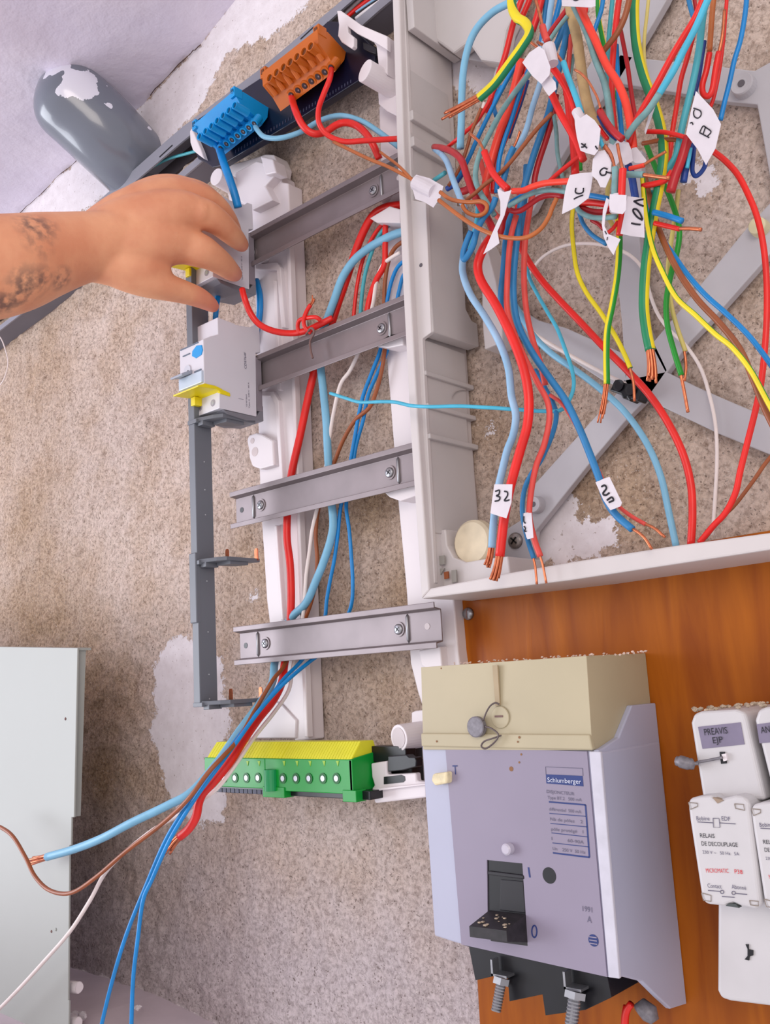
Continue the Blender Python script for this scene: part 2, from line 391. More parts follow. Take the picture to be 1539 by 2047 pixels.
CRK = [(-700, 1060), (-300, 730), (-100, 548), (0, 462), (45, 420), (80, 390), (118, 350), (155, 320), (240, 245), (288, 208), (300, 190), (330, 158), (375, 112), (400, 90), (470, 0), (560, -120), (640, -260)]
def ceiling():
    m = bpy.data.materials.new('lilac_paint'); nt, N, L, b = nodes(m)
    tc = N.new('ShaderNodeTexCoord')
    def noise(sc, det, ro=.5, st=None):
        n = N.new('ShaderNodeTexNoise'); n.inputs['Scale'].default_value = sc; n.inputs['Detail'].default_value = det; n.inputs['Roughness'].default_value = ro
        if st:
            mp = N.new('ShaderNodeMapping'); mp.inputs['Scale'].default_value = st; mp.inputs['Rotation'].default_value = (0, 0, .6)
            L.new(tc.outputs['Object'], mp.inputs[0]); L.new(mp.outputs[0], n.inputs['Vector'])
        else: L.new(tc.outputs['Object'], n.inputs['Vector'])
        return n.outputs['Fac']
    r = N.new('ShaderNodeValToRGB'); L.new(noise(9, 4), r.inputs[0])
    r.color_ramp.elements[0].position = .35; r.color_ramp.elements[0].color = lin((216, 209, 226))+(1,)
    r.color_ramp.elements[1].position = .7; r.color_ramp.elements[1].color = lin((230, 223, 236))+(1,)
    L.new(r.outputs[0], b.inputs['Base Color']); b.inputs['Roughness'].default_value = .6
    a = N.new('ShaderNodeMath'); a.operation = 'ADD'
    L.new(noise(14, 5, .6), a.inputs[0])
    q = N.new('ShaderNodeMath'); q.operation = 'GREATER_THAN'; q.inputs[1].default_value = .66; L.new(noise(30, 4, .6, (1, .18, 1)), q.inputs[0])
    q2 = N.new('ShaderNodeMath'); q2.operation = 'MULTIPLY'; q2.inputs[1].default_value = .12; L.new(q.outputs[0], q2.inputs[0]); L.new(q2.outputs[0], a.inputs[1])
    bp = N.new('ShaderNodeBump'); bp.inputs['Strength'].default_value = .8; bp.inputs['Distance'].default_value = .006
    L.new(a.outputs[0], bp.inputs['Height']); L.new(bp.outputs[0], b.inputs['Normal'])
    mb = MB(); top = yp(CRK, 0.0)
    rows = [0.0, 0.1, 0.3, 0.6, 1.0, 1.4]; vs = []
    for k, dd in enumerate(rows):
        for p in top: vs.append(p+np.array([0, -dd+0.002, 0]))
    n = len(top)
    fs = [(i+k*n, i+1+k*n, i+1+(k+1)*n, i+(k+1)*n) for k in range(len(rows)-1) for i in range(n-1)]
    mb.add(vs, fs)
    o = build('ceiling', mb, m, smooth=True); tag(o, 'lilac painted ceiling meeting the wall at a cracked joint', kind='structure')
    ck = MB(); rnd = random.Random(4)
    for seg in (CRK[1:9], CRK[10:14]):
        P = smoothpts(yp(seg, 0.0025), 5); P = [p+np.array([rnd.uniform(-.0012, .0012), 0, rnd.uniform(-.0012, .0012)]) for p in P]
        ck.tube(P, [rnd.uniform(.0002, .0007) for _ in P], 5)
    o2 = build('trim_1', ck, mat('crack_dark', (84, 66, 66), .9)); tag(o2, 'dark crack along the joint of wall and ceiling', kind='structure')
ceiling()
def ledge():
    zl = 1.163; e = [(-300, 1830), (100, 1923), (135, 1932), (225, 1958), (311, 1988), (431, 2047), (520, 2090)]
    P = [Y(a, b, 0.0) for a, b in e]; mb = MB()
    fr = [np.array([p[0], -0.5, p[2]]) for p in P]
    n = len(P); vs = P+fr+[p-np.array([0, 0, .02]) for p in fr]
    mb.add(vs, [(i, i+1, n+i+1, n+i) for i in range(n-1)]+[(n+i, n+i+1, 2*n+i+1, 2*n+i) for i in range(n-1)])
    o = build('trim_2', mb, mat('ledge_paint', (204, 190, 196), .7, var=.05, scale=30)); tag(o, 'lilac white ledge along the bottom of the wall', kind='structure')
    for a, b, r in ((273, 2017, .0035), (150, 2036, .007)):
        c = Z(a, b, P[3][2]+.002); g = MB(); rr = random.Random(int(a))
        for k in range(5):
            q = c+np.array([rr.uniform(-1, 1), rr.uniform(-1, 1), rr.uniform(0, .5)])*r
            g.tube([q-np.array([r*.7, 0, 0]), q, q+np.array([r*.7, 0, .001])], [r*.4, r*.6, r*.2], 7)
        o = build('plaster_crumb', g, PLW)
        tag(o, 'small white plaster crumb lying on the ledge between the two blue wires' if a == 273 else 'white crumbled plaster lump at the foot of the cover panel', 'plaster')
ledge()

# ------------------------------------------------------------------ grey waste pipe
def pipe():
    m = bpy.data.materials.new('grey_pipe_pvc'); nt, N, L, b = nodes(m)
    tc = N.new('ShaderNodeTexCoord'); n = N.new('ShaderNodeTexNoise'); n.inputs['Scale'].default_value = 26; n.inputs['Detail'].default_value = 6
    L.new(tc.outputs['Object'], n.inputs['Vector'])
    S = [T(84, 156, 1.105), T(124, 190, 1.112), T(170, 230, 1.120), T(214, 272, 1.127), T(256, 315, 1.140), T(300, 362, 1.165), T(340, 405, 1.200)]
    ctr = S[3]
    P = [T(152, 176, 1.085), T(112, 138, 1.085), T(178, 158, 1.095), T(196, 172, 1.10), T(236, 206, 1.12), T(262, 232, 1.125), T(290, 268, 1.125), T(306, 300, 1.12), T(212, 212, 1.09)]
    R = [.0230, .0190, .0150, .0120, .0085, .0080, .0080, .0100, .0045]
    prev = None
    for p, r in zip(P, R):
        d = N.new('ShaderNodeVectorMath'); d.operation = 'DISTANCE'; d.inputs[1].default_value = [float(v) for v in (p-ctr)]
        L.new(tc.outputs['Object'], d.inputs[0])
        s = N.new('ShaderNodeMath'); s.operation = 'SUBTRACT'; s.inputs[0].default_value = r; L.new(d.outputs['Value'], s.inputs[1])
        if prev is None: prev = s.outputs[0]
        else:
            q = N.new('ShaderNodeMath'); q.operation = 'MAXIMUM'; L.new(prev, q.inputs[0]); L.new(s.outputs[0], q.inputs[1]); prev = q.outputs[0]
    k = N.new('ShaderNodeMath'); k.operation = 'MULTIPLY_ADD'; k.inputs[1].default_value = .06; k.inputs[2].default_value = -.030; L.new(n.outputs['Fac'], k.inputs[0])
    a = N.new('ShaderNodeMath'); a.operation = 'ADD'; L.new(prev, a.inputs[0]); L.new(k.outputs[0], a.inputs[1])
    g = N.new('ShaderNodeMath'); g.operation = 'GREATER_THAN'; g.inputs[1].default_value = .004; L.new(a.outputs[0], g.inputs[0])
    x = N.new('ShaderNodeMix'); x.data_type = 'RGBA'; L.new(g.outputs[0], x.inputs[0])
    x.inputs[6].default_value = lin((112, 118, 130))+(1,); x.inputs[7].default_value = lin((226, 226, 238))+(1,)
    L.new(x.outputs[2], b.inputs['Base Color'])
    b.inputs['Roughness'].default_value = .22; b.inputs['Coat Weight'].default_value = .3
    # pipe sloping down out of the ceiling into the wall, with a rounded upper end
    pts = smoothpts(S, 6); rs = []
    for i in range(len(pts)): q = min(1.0, i/9.0); rs.append(.0440*(max(.04, 1-(1-q)**2.2))**.55*(1.0+.05*math.sin(i*.12)))
    mb = MB().tube(pts, rs, 48)
    base = ctr
    V = np.array(mb.v); me = bpy.data.meshes.new('waste_pipe'); me.from_pydata((V-base).tolist(), [], mb.f); me.materials.append(m)
    me.polygons.foreach_set('use_smooth', [True]*len(me.polygons)); o = bpy.data.objects.new('waste_pipe', me); COL.objects.link(o); o.location = base
    tag(o, 'dark grey glossy plastic pipe with white paint smears, coming through the ceiling corner', 'pipe')
pipe()

# ------------------------------------------------------------------ metal cable duct (open channel, cover off)
def duct():
    D = .030
    up_o = [(-120, 685), (0, 575), (243, 361), (360, 257), (520, 138), (672, 10), (760, -64), (900, -180)]
    up_i = [(-120, 712), (0, 602), (243, 386), (360, 286), (520, 160), (643, 55), (704, 0), (900, -160)]
    lo_o = [(-120, 755), (0, 660), (65, 610), (180, 512), (330, 385), (404, 322), (520, 222), (711, 62), (767, 12), (900, -96)]
    lo_i = [(-120, 742), (0, 650), (65, 602), (180, 500), (330, 371), (400, 310), (520, 207), (711, 40), (767, -8), (900, -120)]
    root = thing('cable_duct', Y(300, 340, 0), 'long grey metal cable duct with its cover off, slanting up behind the hand', 'cable duct')
    def band(a, b, d0, d1, nm, m):
        mb = MB(); A, B = yp(a, d0), yp(b, d0)
        def rs(L_, k):       # resample to equal count
            L_ = np.array(L_); t = np.linspace(0, 1, len(L_)); s = np.linspace(0, 1, k)
            return np.stack([np.interp(s, t, L_[:, i]) for i in range(3)], 1)
        A, B = rs(A, 24), rs(B, 24); o = np.array([0, d0-d1, 0]); n = 24
        vs = list(A)+list(B)+list(A+o)+list(B+o)
        fs = []
        for i in range(n-1):
            for p, q in ((0, 1), (1, 3), (3, 2), (2, 0)): fs.append((p*n+i, p*n+i+1, q*n+i+1, q*n+i))
        mb.add(vs, fs); return build(nm, mb, m, root)
    band(up_o, up_i, D, D-.002, 'upper_lip', DGRY)
    band([(a, b+1.5) for a, b in up_o], up_o, D-.001, 0.001, 'upper_wall', DGRY)
    band(lo_i, lo_o, D, D-.002, 'lower_lip', DGRY)
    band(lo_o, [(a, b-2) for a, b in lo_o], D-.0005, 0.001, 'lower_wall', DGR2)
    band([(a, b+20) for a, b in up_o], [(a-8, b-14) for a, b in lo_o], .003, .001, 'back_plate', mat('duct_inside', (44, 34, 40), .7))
    for k, (a, b) in enumerate([(318, 313), (196, 428), (600, 77)]):
        mb = MB(); q = [(a, b), (a+26, b-24), (a+27, b-22), (a+1, b+2)]; prism(q, D+.0003, D-.0005, mb); build('slot', mb, BLK, root)
duct()

# ------------------------------------------------------------------ din rails
RX0, RX1 = -0.121, 0.1195
RAILZ = [1.8975, 1.772, 1.648, 1.5207]
def rail(i, zt, label):
    root = thing('din_rail', (0, -.045, zt-.035), label, 'mounting rail', 'steel rails across the white frame')
    zt0 = zt; t = .0011
    prof = [(.045, 0), (.045, .0045), (.0375, .0058), (.0375, .0292), (.045, .0305), (.045, .035)]
    out = [(-d, zt-.035+z) for d, z in prof]; inn = [(-d+t, zt-.035+z) for d, z in [(.045, 0), (.045, .0040), (.0375+t, .0052), (.0375+t, .0298), (.045, .0310), (.045, .035)]]
    inn = [(-(.045-t), zt-.035), (-(.045-t), zt-.035+.0040-.0006), (-(.0375-t), zt-.035+.0050), (-(.0375-t), zt-.035+.030), (-(.045-t), zt-.035+.0312), (-(.045-t), zt)]
    poly = [(y, z) for y, z in out]+[(y, z) for y, z in inn[::-1]]
    mb = MB().ext([(RX0, y, z) for y, z in poly], (RX1-RX0, 0, 0)) 
    build('rail_profile', mb, ZINC, root, bevel=.0004)
    zc = zt-.0175
    for sx, hx, ex in ((-.0845, -.1125, -.0950), (.0765, .1055, .0858)):
        wash = MB().cyl((sx, -.0372, zc), (sx, -.0384, zc), .0058, 24); build('washer', wash, ZINC, root, smooth=False)
        o, k = screw('screw', (sx, -.0384, zc), .0042, root, h=.0016); build('cross_slot', k, BLK, root, parent=o)
        e = MB().tube([(ex, -.0373, zc-.0115), (ex, -.0381, zc-.009), (ex, -.0381, zc+.009), (ex, -.0373, zc+.0115)], [.0003, .0013, .0013, .0003], 8)
        build('stamped_rib', e, STEEL, root, smooth=True)
        h = MB().cyl((hx, -.0370, zc), (hx, -.03775, zc), .0026, 18); build('fixing_hole', h, BLK if sx < 0 else mat('hole_light', (196, 186, 188), .6), root)
    sup = MB()
    for sx in (-.0845, .0765): sup.cyl((sx, -.0370, zc), (sx, -.016, zc), .006, 16)
    build('support_boss', sup, PLW, root)
rail(0, RAILZ[0], 'topmost steel rail, between the blue block and the upper breaker')
rail(1, RAILZ[1], 'second steel rail from the top, with a red wire tied onto it')
rail(2, RAILZ[2], 'third steel rail from the top, empty, both ends visible left')
rail(3, RAILZ[3], 'lowest steel rail, empty, just above the wooden board corner')

# ------------------------------------------------------------------ white frame posts
def posts():
    PF = .021
    root = thing('frame_post', Y(600, 1480, 0), 'left white plastic upright of the new frame, carrying the rail ends', 'frame upright')
    body = [(506, 316), (530, 308), (547, 309), (556, 330), (553, 346), (561, 352), (563, 364), (576, 366), (618, 1478), (590, 1482), (586, 1474), (497, 1474), (470, 1480), (505, 1440), (541, 1414), (545, 1300), (533, 1200), (520, 1000), (516, 860), (512, 640), (508, 560), (458, 400), (445, 350), (456, 330)]
    mb = prism(body, PF, 0.002); build('upright', mb, PLW, root, bevel=.0012)
    rd = MB()
    prism([(570, 420), (576, 420), (615, 1474), (608, 1474)], PF+.006, PF-.001, rd)
    prism([(545, 560), (552, 560), (560, 780), (554, 780)], PF+.004, PF-.001, rd)
    prism([(520, 782), (545, 782), (556, 800), (568, 1000), (562, 1000), (549, 808), (540, 792), (522, 792)], PF+.005, PF-.001, rd)
    prism([(548, 1050), (553, 1050), (566, 1240), (561, 1240)], PF+.005, PF-.001, rd)
    prism([(510, 528), (553, 524), (560, 534), (570, 655), (562, 655), (552, 540), (510, 538)], PF+.005, PF-.001, rd)
    build('raised_rib', rd, PLW, root, bevel=.0008)
    c = MB(); prism([(470, 345), (512, 322), (549, 330), (548, 352), (530, 372), (545, 400), (505, 420), (470, 395)], PF+.010, PF-.002, c)
    prism([(520, 312), (545, 318), (552, 345), (530, 350)], PF+.016, PF, c)
    build('top_block', c, PLW, root, bevel=.0012)
    a = Y(476, 378, .022); b = Y(430, 352, .062)
    b = Y(432, 353, .052)
    pg = MB().cyl(a, b, .0088, 28); build('peg', pg, PLW, root, smooth=False, bevel=.0006)
    lg = MB(); prism([(493, 880), (497, 870), (512, 865), (523, 868), (545, 880), (548, 930), (520, 938), (504, 932), (498, 915), (497, 900)], .028, .012, lg)
    build('fixing_lug', lg, PLW, root, bevel=.0015)
    for q, r in (((504, 881), .0028), ((509, 903), .0045)):
        p = Y(*q, .0283); build('lug_hole', MB().cyl(p, p+np.array([0, .0006, 0]), r, 18), mat('lug_shade', (206, 192, 192), .6), root)
    b2 = MB(); prism([(497, 1432), (540, 1400), (560, 1405), (592, 1440), (590, 1476), (498, 1476)], PF+.002, PF-.001, b2); build('foot_plate', b2, PLW, root, bevel=.001)
posts()

def right_post():
    PF = .021
    # right upright
    root = thing('frame_post', Y(850, 1400, 0), 'right white plastic upright of the new frame, beside the old enclosure', 'frame upright')
    body = [(800, 100), (775, 180), (757, 215), (760, 300), (765, 560), (770, 690), (778, 780), (795, 1000), (812, 1180), (820, 1325), (835, 1385), (850, 1430), (880, 1440), (925, 1380), (915, 1300), (905, 1180), (880, 900), (850, 500), (850, 100)]
    A = yp(body, PF)
    for q in A:
        if q[2] > 1.515: q[0] = min(q[0], .1255)
    build('upright', MB().ext(A, (0, PF-.002, 0)), PLW, root, bevel=.0012)
    def prism(px, d0, d1, mb=None, mi=0):          # parts of this upright stop at the side of the old enclosure
        mb = mb or MB(); B = yp(px, d0)
        for q in B:
            if q[2] > 1.515: q[0] = min(q[0], .1250)
        return mb.ext(B, (0, d0-d1, 0), mi)
    rd = MB()
    build('raised_bracket', prism([(755, 176), (768, 172), (800, 190), (800, 236), (772, 222), (756, 208)], .034, PF-.001), PLW, root, bevel=.001)
    build('raised_bracket', prism([(738, 436), (778, 412), (800, 418), (800, 446), (752, 445)], .0375, .012), PLW, root, bevel=.001)
    build('raised_bracket', prism([(742, 690), (778, 668), (806, 662), (806, 690), (775, 696)], .0375, .012), PLW, root, bevel=.001)
    build('raised_bracket', prism([(768, 985), (790, 978), (830, 966), (835, 990), (800, 1002), (778, 994)], .0375, .012), PLW, root, bevel=.001)
    build('raised_bracket', prism([(836, 1300), (880, 1292), (884, 1340), (862, 1346), (842, 1330)], PF+.008, PF-.001), PLW, root, bevel=.001)

    a = Y(792, 178, .030); b = Y(729, 141, .062)
    build('peg', MB().cyl(a, b, .0098, 28), PLW, root, bevel=.0006)
    # clip at the top that holds the black bar
    c = MB(); prism([(673, 21), (681, 21), (722, 50), (774, 72), (774, 100), (748, 84), (712, 66), (694, 52), (695, 64), (707, 74), (707, 92), (702, 97), (682, 84), (675, 72), (677, 50)], .056, .051, c)
    prism([(738, 72), (774, 72), (774, 150), (756, 130), (752, 92)], .050, .020, c)
    build('bar_clip', c, PLW, root, bevel=.0008)
    # lower clip beside the green block
    c = MB(); prism([(741, 1526), (773, 1521), (773, 1548), (831, 1545), (833, 1561), (852, 1563), (852, 1594), (749, 1606), (743, 1576), (748, 1570), (743, 1553)], .056, .050, c)
    prism([(808, 1490), (850, 1486), (856, 1565), (806, 1548)], .030, .012, c)
    build('lower_clip', c, PLW, root, bevel=.0012)
    c = MB(); prism([(744, 1577), (852, 1566), (852, 1569), (746, 1582)], .060, .052, c); build('clip_ridge', c, PLW, root, bevel=.0004)
    s = MB(); prism([(767, 1553), (802, 1549), (809, 1552), (810, 1560), (806, 1564), (767, 1568)], .0563, .0555, s); build('clip_slot', s, BLK, root)
    c = MB(); prism([(822, 1424), (830, 1421), (856, 1418), (860, 1455), (822, 1453)], .030, .014, c); build('lower_tab', c, PLW, root, bevel=.001)
    a = Y(846, 1467, .028); b = Y(797, 1475, .052)
    pg = build('lower_peg', MB().cyl(a, b, .0100, 28), PLW, root, bevel=.0005)
    ax = (b-a)/np.linalg.norm(b-a)
    build('peg_hollow', MB().cyl(b+ax*.0002, b+ax*.0004, .0078, 26), mat('peg_shade', (200, 190, 192), .6), root, parent=pg)
    k = MB(); prism([(775, 1512), (812, 1509), (818, 1514), (829, 1514), (832, 1520), (831, 1533), (805, 1540), (775, 1543)], .058, .050, k); build('locking_slide', k, BLK, root, bevel=.0006)
right_post()

# ------------------------------------------------------------------ black bar with blue and orange terminal blocks
def bar():
    root = thing('terminal_bar', Y(590, 240, .04), 'black support bar carrying the blue and orange terminal blocks', 'terminal support')
    mb = prism([(385, 290), (396, 318), (410, 324), (425, 335), (440, 332), (600, 236), (722, 158), (748, 140), (752, 104), (740, 88), (694, 44), (655, 42), (640, 56), (520, 156), (395, 238), (388, 250)], .041, .033)
    build('bar_body', mb, NAVY, root, bevel=.0008)
    k = MB()
    for i in range(40):
        t = i/39; a = 470+(700-470)*t; b = 300+(160-300)*t
        prism([(a, b), (a+1.6, b-1), (a+1.6, b+5), (a, b+6)], .0414, .0408, k)
    build('scale_mark', k, mat('bar_mark', (58, 60, 84), .6), root)
    w = MB(); prism([(379, 262), (383, 256), (390, 272), (402, 300), (408, 318), (397, 310), (385, 300), (380, 285)], .046, .034, w); build('end_cap', w, PLW, root, bevel=.001)
    w = MB(); prism([(725, 84), (748, 92), (752, 98), (751, 108), (738, 104), (726, 98)], .048, .040, w); build('locking_slide', w, BLK, root, bevel=.0006)
bar()
def block(label, m, endpx, dback, leftpx, name, n, holes0, holes1, ent0, ent1, ent_out):
    # endpx: outline of the right end face; its plane is x = const through the rear corner at depth dback
    xr = Y(*endpx[3], dback)[0]
    E = [X(a, b, xr) for a, b in endpx]
    da = -E[0][1]; vec = Y(*leftpx, da)-E[0]; vec[1] = 0
    root = thing('terminal_block', E[3]+vec/2, label, 'terminal block')
    build('block_body', MB().ext([E[0], E[2]]+E[3:], vec), m, root)
    # screw tubes along the front edge, pointing out of the wall
    rp = vec/np.linalg.norm(vec); pitch = np.linalg.norm(vec)/(n+1.2)
    dark = mat(name+'_deep', tuple(int(c*.55) for c in m['rgb']), .5)
    tubes = MB(); inner = MB()
    for i in range(n):
        t = i/(n-1); a = (holes0[0]+(holes1[0]-holes0[0])*t, holes0[1]+(holes1[1]-holes0[1])*t)
        p = Y(*a, da+.0035); q = p+np.array([0, .016, -.001])
        R_ = pitch*.50
        tubes.tube([q, p, p+np.array([0, .0002, 0]), p+np.array([0, .0030, 0])], [R_, R_, R_*.74, R_*.70], 20)
        inner.cyl(p+np.array([0, .0018, 0]), p+np.array([0, .0022, 0]), R_*.71, 16)
    build('screw_tube', tubes, m, root); build('tube_hollow', inner, dark, root)
    # prongs at both ends
    for e in (E[0], E[0]+vec*.965):
        pg = MB(); w = rp*pitch*.9
        z1 = np.array([0, 0, .010]); b0 = e+np.array([0, .001, -.004])-rp*.0006
        pg.ext([b0, b0+w*.9, b0+w*.9+z1, b0+z1], (0, .010, 0)); build('end_prong', pg, m, root, bevel=.0005)
        h = b0+w*.45+z1*.55; build('prong_window', MB().box(h-np.array([.0018, .0006, .0022]), h+np.array([.0018, .0002, .0022])), dark, root)
    # wire entries along the lower edge
    cups = MB(); holes = MB(); glint = MB()
    for i in range(n):
        t = i/(n-1); a = (ent0[0]+(ent1[0]-ent0[0])*t, ent0[1]+(ent1[1]-ent0[1])*t)
        dd = -X(*endpx[5], xr)[1]+ent_out
        p = Y(*a, dd); ax = np.array([-.10, -.55, -.80]); ax /= np.linalg.norm(ax); R_ = pitch*.52
        cups.tube([p-ax*.010, p, p-ax*.0002], [R_*1.02, R_, R_*.6], 18)
        holes.cyl(p+ax*.0001, p+ax*.0004, R_*.6, 16)
        glint.cyl(p+ax*.0004+np.array([R_*.25, 0, 0]), p+ax*.0008+np.array([R_*.25, 0, 0]), R_*.2, 8)
    build('entry_collar', cups, m, root); build('entry_hole', holes, mat('entry_dark', (44, 26, 34), .5), root); build('clamp_screw', glint, STEEL, root)
    rb = MB()                                   # ribs under the tubes
    A = E[-1]; B = E[-2]
    for i in range(n):
        t = (i+.6)/(n+.2); a = A+vec*t+np.array([0, .001, -.0008]); b = B+vec*t+np.array([0, -.001, -.0008])
        rb.cyl(a, b, pitch*.30, 10)
    build('moulded_rib', rb, m, root)
    return root
ORNG['rgb'] = [190, 96, 20]; TBLU['rgb'] = [0, 146, 216]
block('blue terminal block clipped on the left half of the black bar', TBLU,
      [(465.7, 182.4), (480.6, 175.7), (486.6, 183.9), (536.7, 215.3), (534.4, 234.7), (522.5, 251.2), (509, 232), (479, 205)], .041, (386, 250), 'blue', 7,
      (398, 272), (468, 210), (441, 296), (508, 247), .0125)
block('orange terminal block clipped on the right half of the black bar', ORNG,
      [(634.5, 58), (648, 52), (655, 64), (691.4, 104), (688, 120.2), (672, 141), (656, 112), (636, 86)], .041, (524, 145), 'orange', 7,
      (538, 155), (620, 92), (582, 190), (662, 135), .004)

# ------------------------------------------------------------------ residual current devices on rails 1 and 2
def device(xr, zb, label, txt):
    W = .0355; root = thing('modular_breaker', (xr-W/2, -.045, zb), label, 'breaker', 'grey modular breakers on the white frame')
    P = lambda d, z, x=0: (xr-x, -d, zb+z)
    out = [(.0905, .0865), (.071, .0853), (.0702, .0845), (.0508, .0865), (.0467, .0901), (.0408, .0905), (.0406, .064), (.0463, .0625), (.0478, .0001), (.0911, .0004), (.0906, .0165), (.0947, .0204), (.1072, .0201), (.1072, .0614), (.0985, .0665), (.0905, .0700)]
    build('housing', MB().ext([P(*q) for q in out], (-W, 0, 0)), MODW, root, bevel=.0006)
    # dark base with clip under the housing
    b = MB(); b.ext([P(.0865, -.0002), P(.0480, -.0002), P(.0395, .012), P(.0395, -.003), P(.050, -.004), P(.060, -.0055), P(.082, -.0035)], (-W+.002, 0, 0))
    build('base', b, MODG, root, bevel=.0005)
    s = MB(); s.ext([P(.0405, .058, -.0002), P(.0470, .058, -.0002), P(.0470, .006, -.0002), P(.0405, .006, -.0002)], (-W, 0, 0)); build('rail_foot', s, mat('foot_grey', (132, 124, 132), .5), root)
    F = .1074
    xl = lambda f: xr-W*f
    def fr(f0, f1, z0, z1, d=F, th=.0005): 
        return MB().box((xl(f1), -d-th, zb+z0), (xl(f0), -d+.001, zb+z1))
    hexa = [(.08, .0475), (.02, .0515), (.06, .0565), (.26, .0580), (.44, .0545), (.46, .0500), (.30, .0465)]
    m = MB().ext([(xl(f), -F-.0006, zb+z) for f, z in hexa], (0, .001, 0)); build('test_button', m, TBLU, root, bevel=.0003)
    build('front_slot', fr(.20, .95, .0600, .0610), mat('slot_grey', (100, 112, 128), .5), root)
    build('front_slot', fr(.55, .85, .0530, .0540), mat('slot_grey', (100, 112, 128), .5), root)
    build('front_slot', fr(.10, .38, .0335, .0348), mat('slot_grey', (100, 112, 128), .5), root)
    # rocker recess, flap and lever
    build('switch_window', MB().box((xl(.98), -F-.0022, zb+.0212), (xl(.02), -F+.001, zb+.0325)), mat('pale_blue_cover', (190, 204, 220), .3, spec=.6), root, bevel=.0008)
    lv = MB(); lv.ext([(xl(.98), -F, zb+.0335), (xl(.98), -F-.0110, zb+.0300), (xl(.98), -F-.0112, zb+.0320), (xl(.98), -F, zb+.0375)], (W*.50, 0, 0))
    build('lever', lv, mat('lever_grey', (150, 156, 170), .4), root, bevel=.0005)
    pv = MB().cyl((xl(.66), -F-.0008, zb+.0385), (xl(.66), -F+.001, zb+.0385), .0048, 24); pv2 = build('rating_dial', pv, mat('dial', (200, 202, 212), .4), root)
    build('dial_mark', MB().cyl((xl(.62), -F-.0010, zb+.0370), (xl(.62), -F-.0008, zb+.0370), .0011, 12), INK, root, parent=pv2)
    y = MB(); y.ext([P(.1072, .0200, W*.98+.001), P(.1150, .0168, W*.98+.001), P(.1150, .0155, W*.98+.001), P(.0950, .0172, W*.98+.001), P(.0885, .0150, W*.98+.001), P(.0885, .0186, W*.98+.001), P(.0950, .0200, W*.98+.001)], (W+.0015, 0, 0))
    y.box((xl(.9), -.0985, zb+.0085), (xl(.72), -.0905, zb+.0165)); y.ext([P(.0955, .0195, -.0012), P(.0795, .0165, -.0012), P(.0790, .0135, -.0012), P(.0900, .0140, -.0012)], (-.003, 0, 0))
    build('yellow_latch', y, YCL, root, bevel=.0004)
    for f in (.80, .26):
        c = (xl(f), -.0911, zb+.0075); h = build('terminal_hole', MB().cyl(c, (c[0], -.0906, c[2]), .0033, 20), mat('term_shade', (150, 144, 156), .5), root)
        build('terminal_screw', MB().cyl((c[0], -.0913, c[2]), (c[0], -.0906, c[2]), .0019, 14), STEEL, root, parent=h)
    # printing on the right side
    n = (1, 0, 0)
    text('side_print', txt, (xr, -.0585, zb+.0440), (0, 0, 1), n, .0026, INKG, root, width=.0160)
    text('side_print', 'CE NF 30mA', (xr, -.0590, zb+.0075), (0, 0, 1), n, .0014, INKG, root, width=.0120)
    text('side_print', 'Type A  230 V  40 A', (xr, -.0560, zb+.0065), (0, 0, 1), n, .0014, INKG, root, width=.0250)
    build('side_mark', MB().box((xr, -.0690, zb+.0135), (xr+.0001, -.0630, zb+.0138)), INKG, root)
    # openings in the underside
    u = MB()
    for (d0, d1, f0, f1) in ((.052, .058, .15, .45), (.052, .058, .60, .90), (.066, .074, .55, .8)):
        u.box((xl(f1), -d1, zb-.0006), (xl(f0), -d0, zb+.0004))
    build('cable_opening', u, BLK, root)
    ww = MB()
    for (d0, d1, f0, f1) in ((.083, .0843, .45, .80), (.0745, .0755, .15, .55)): ww.box((xl(f1), -d1, zb-.0009), (xl(f0), -d0, zb+.0003))
    build('opening_lip', ww, PLW, root)
device(-.0747, 1.7113, 'grey two-module breaker with blue button and yellow latch on the second rail', 'CDS764F')
device(-.0791, 1.8380, 'grey two-module breaker on the topmost rail, under the fingers of the hand', 'CDS764F')

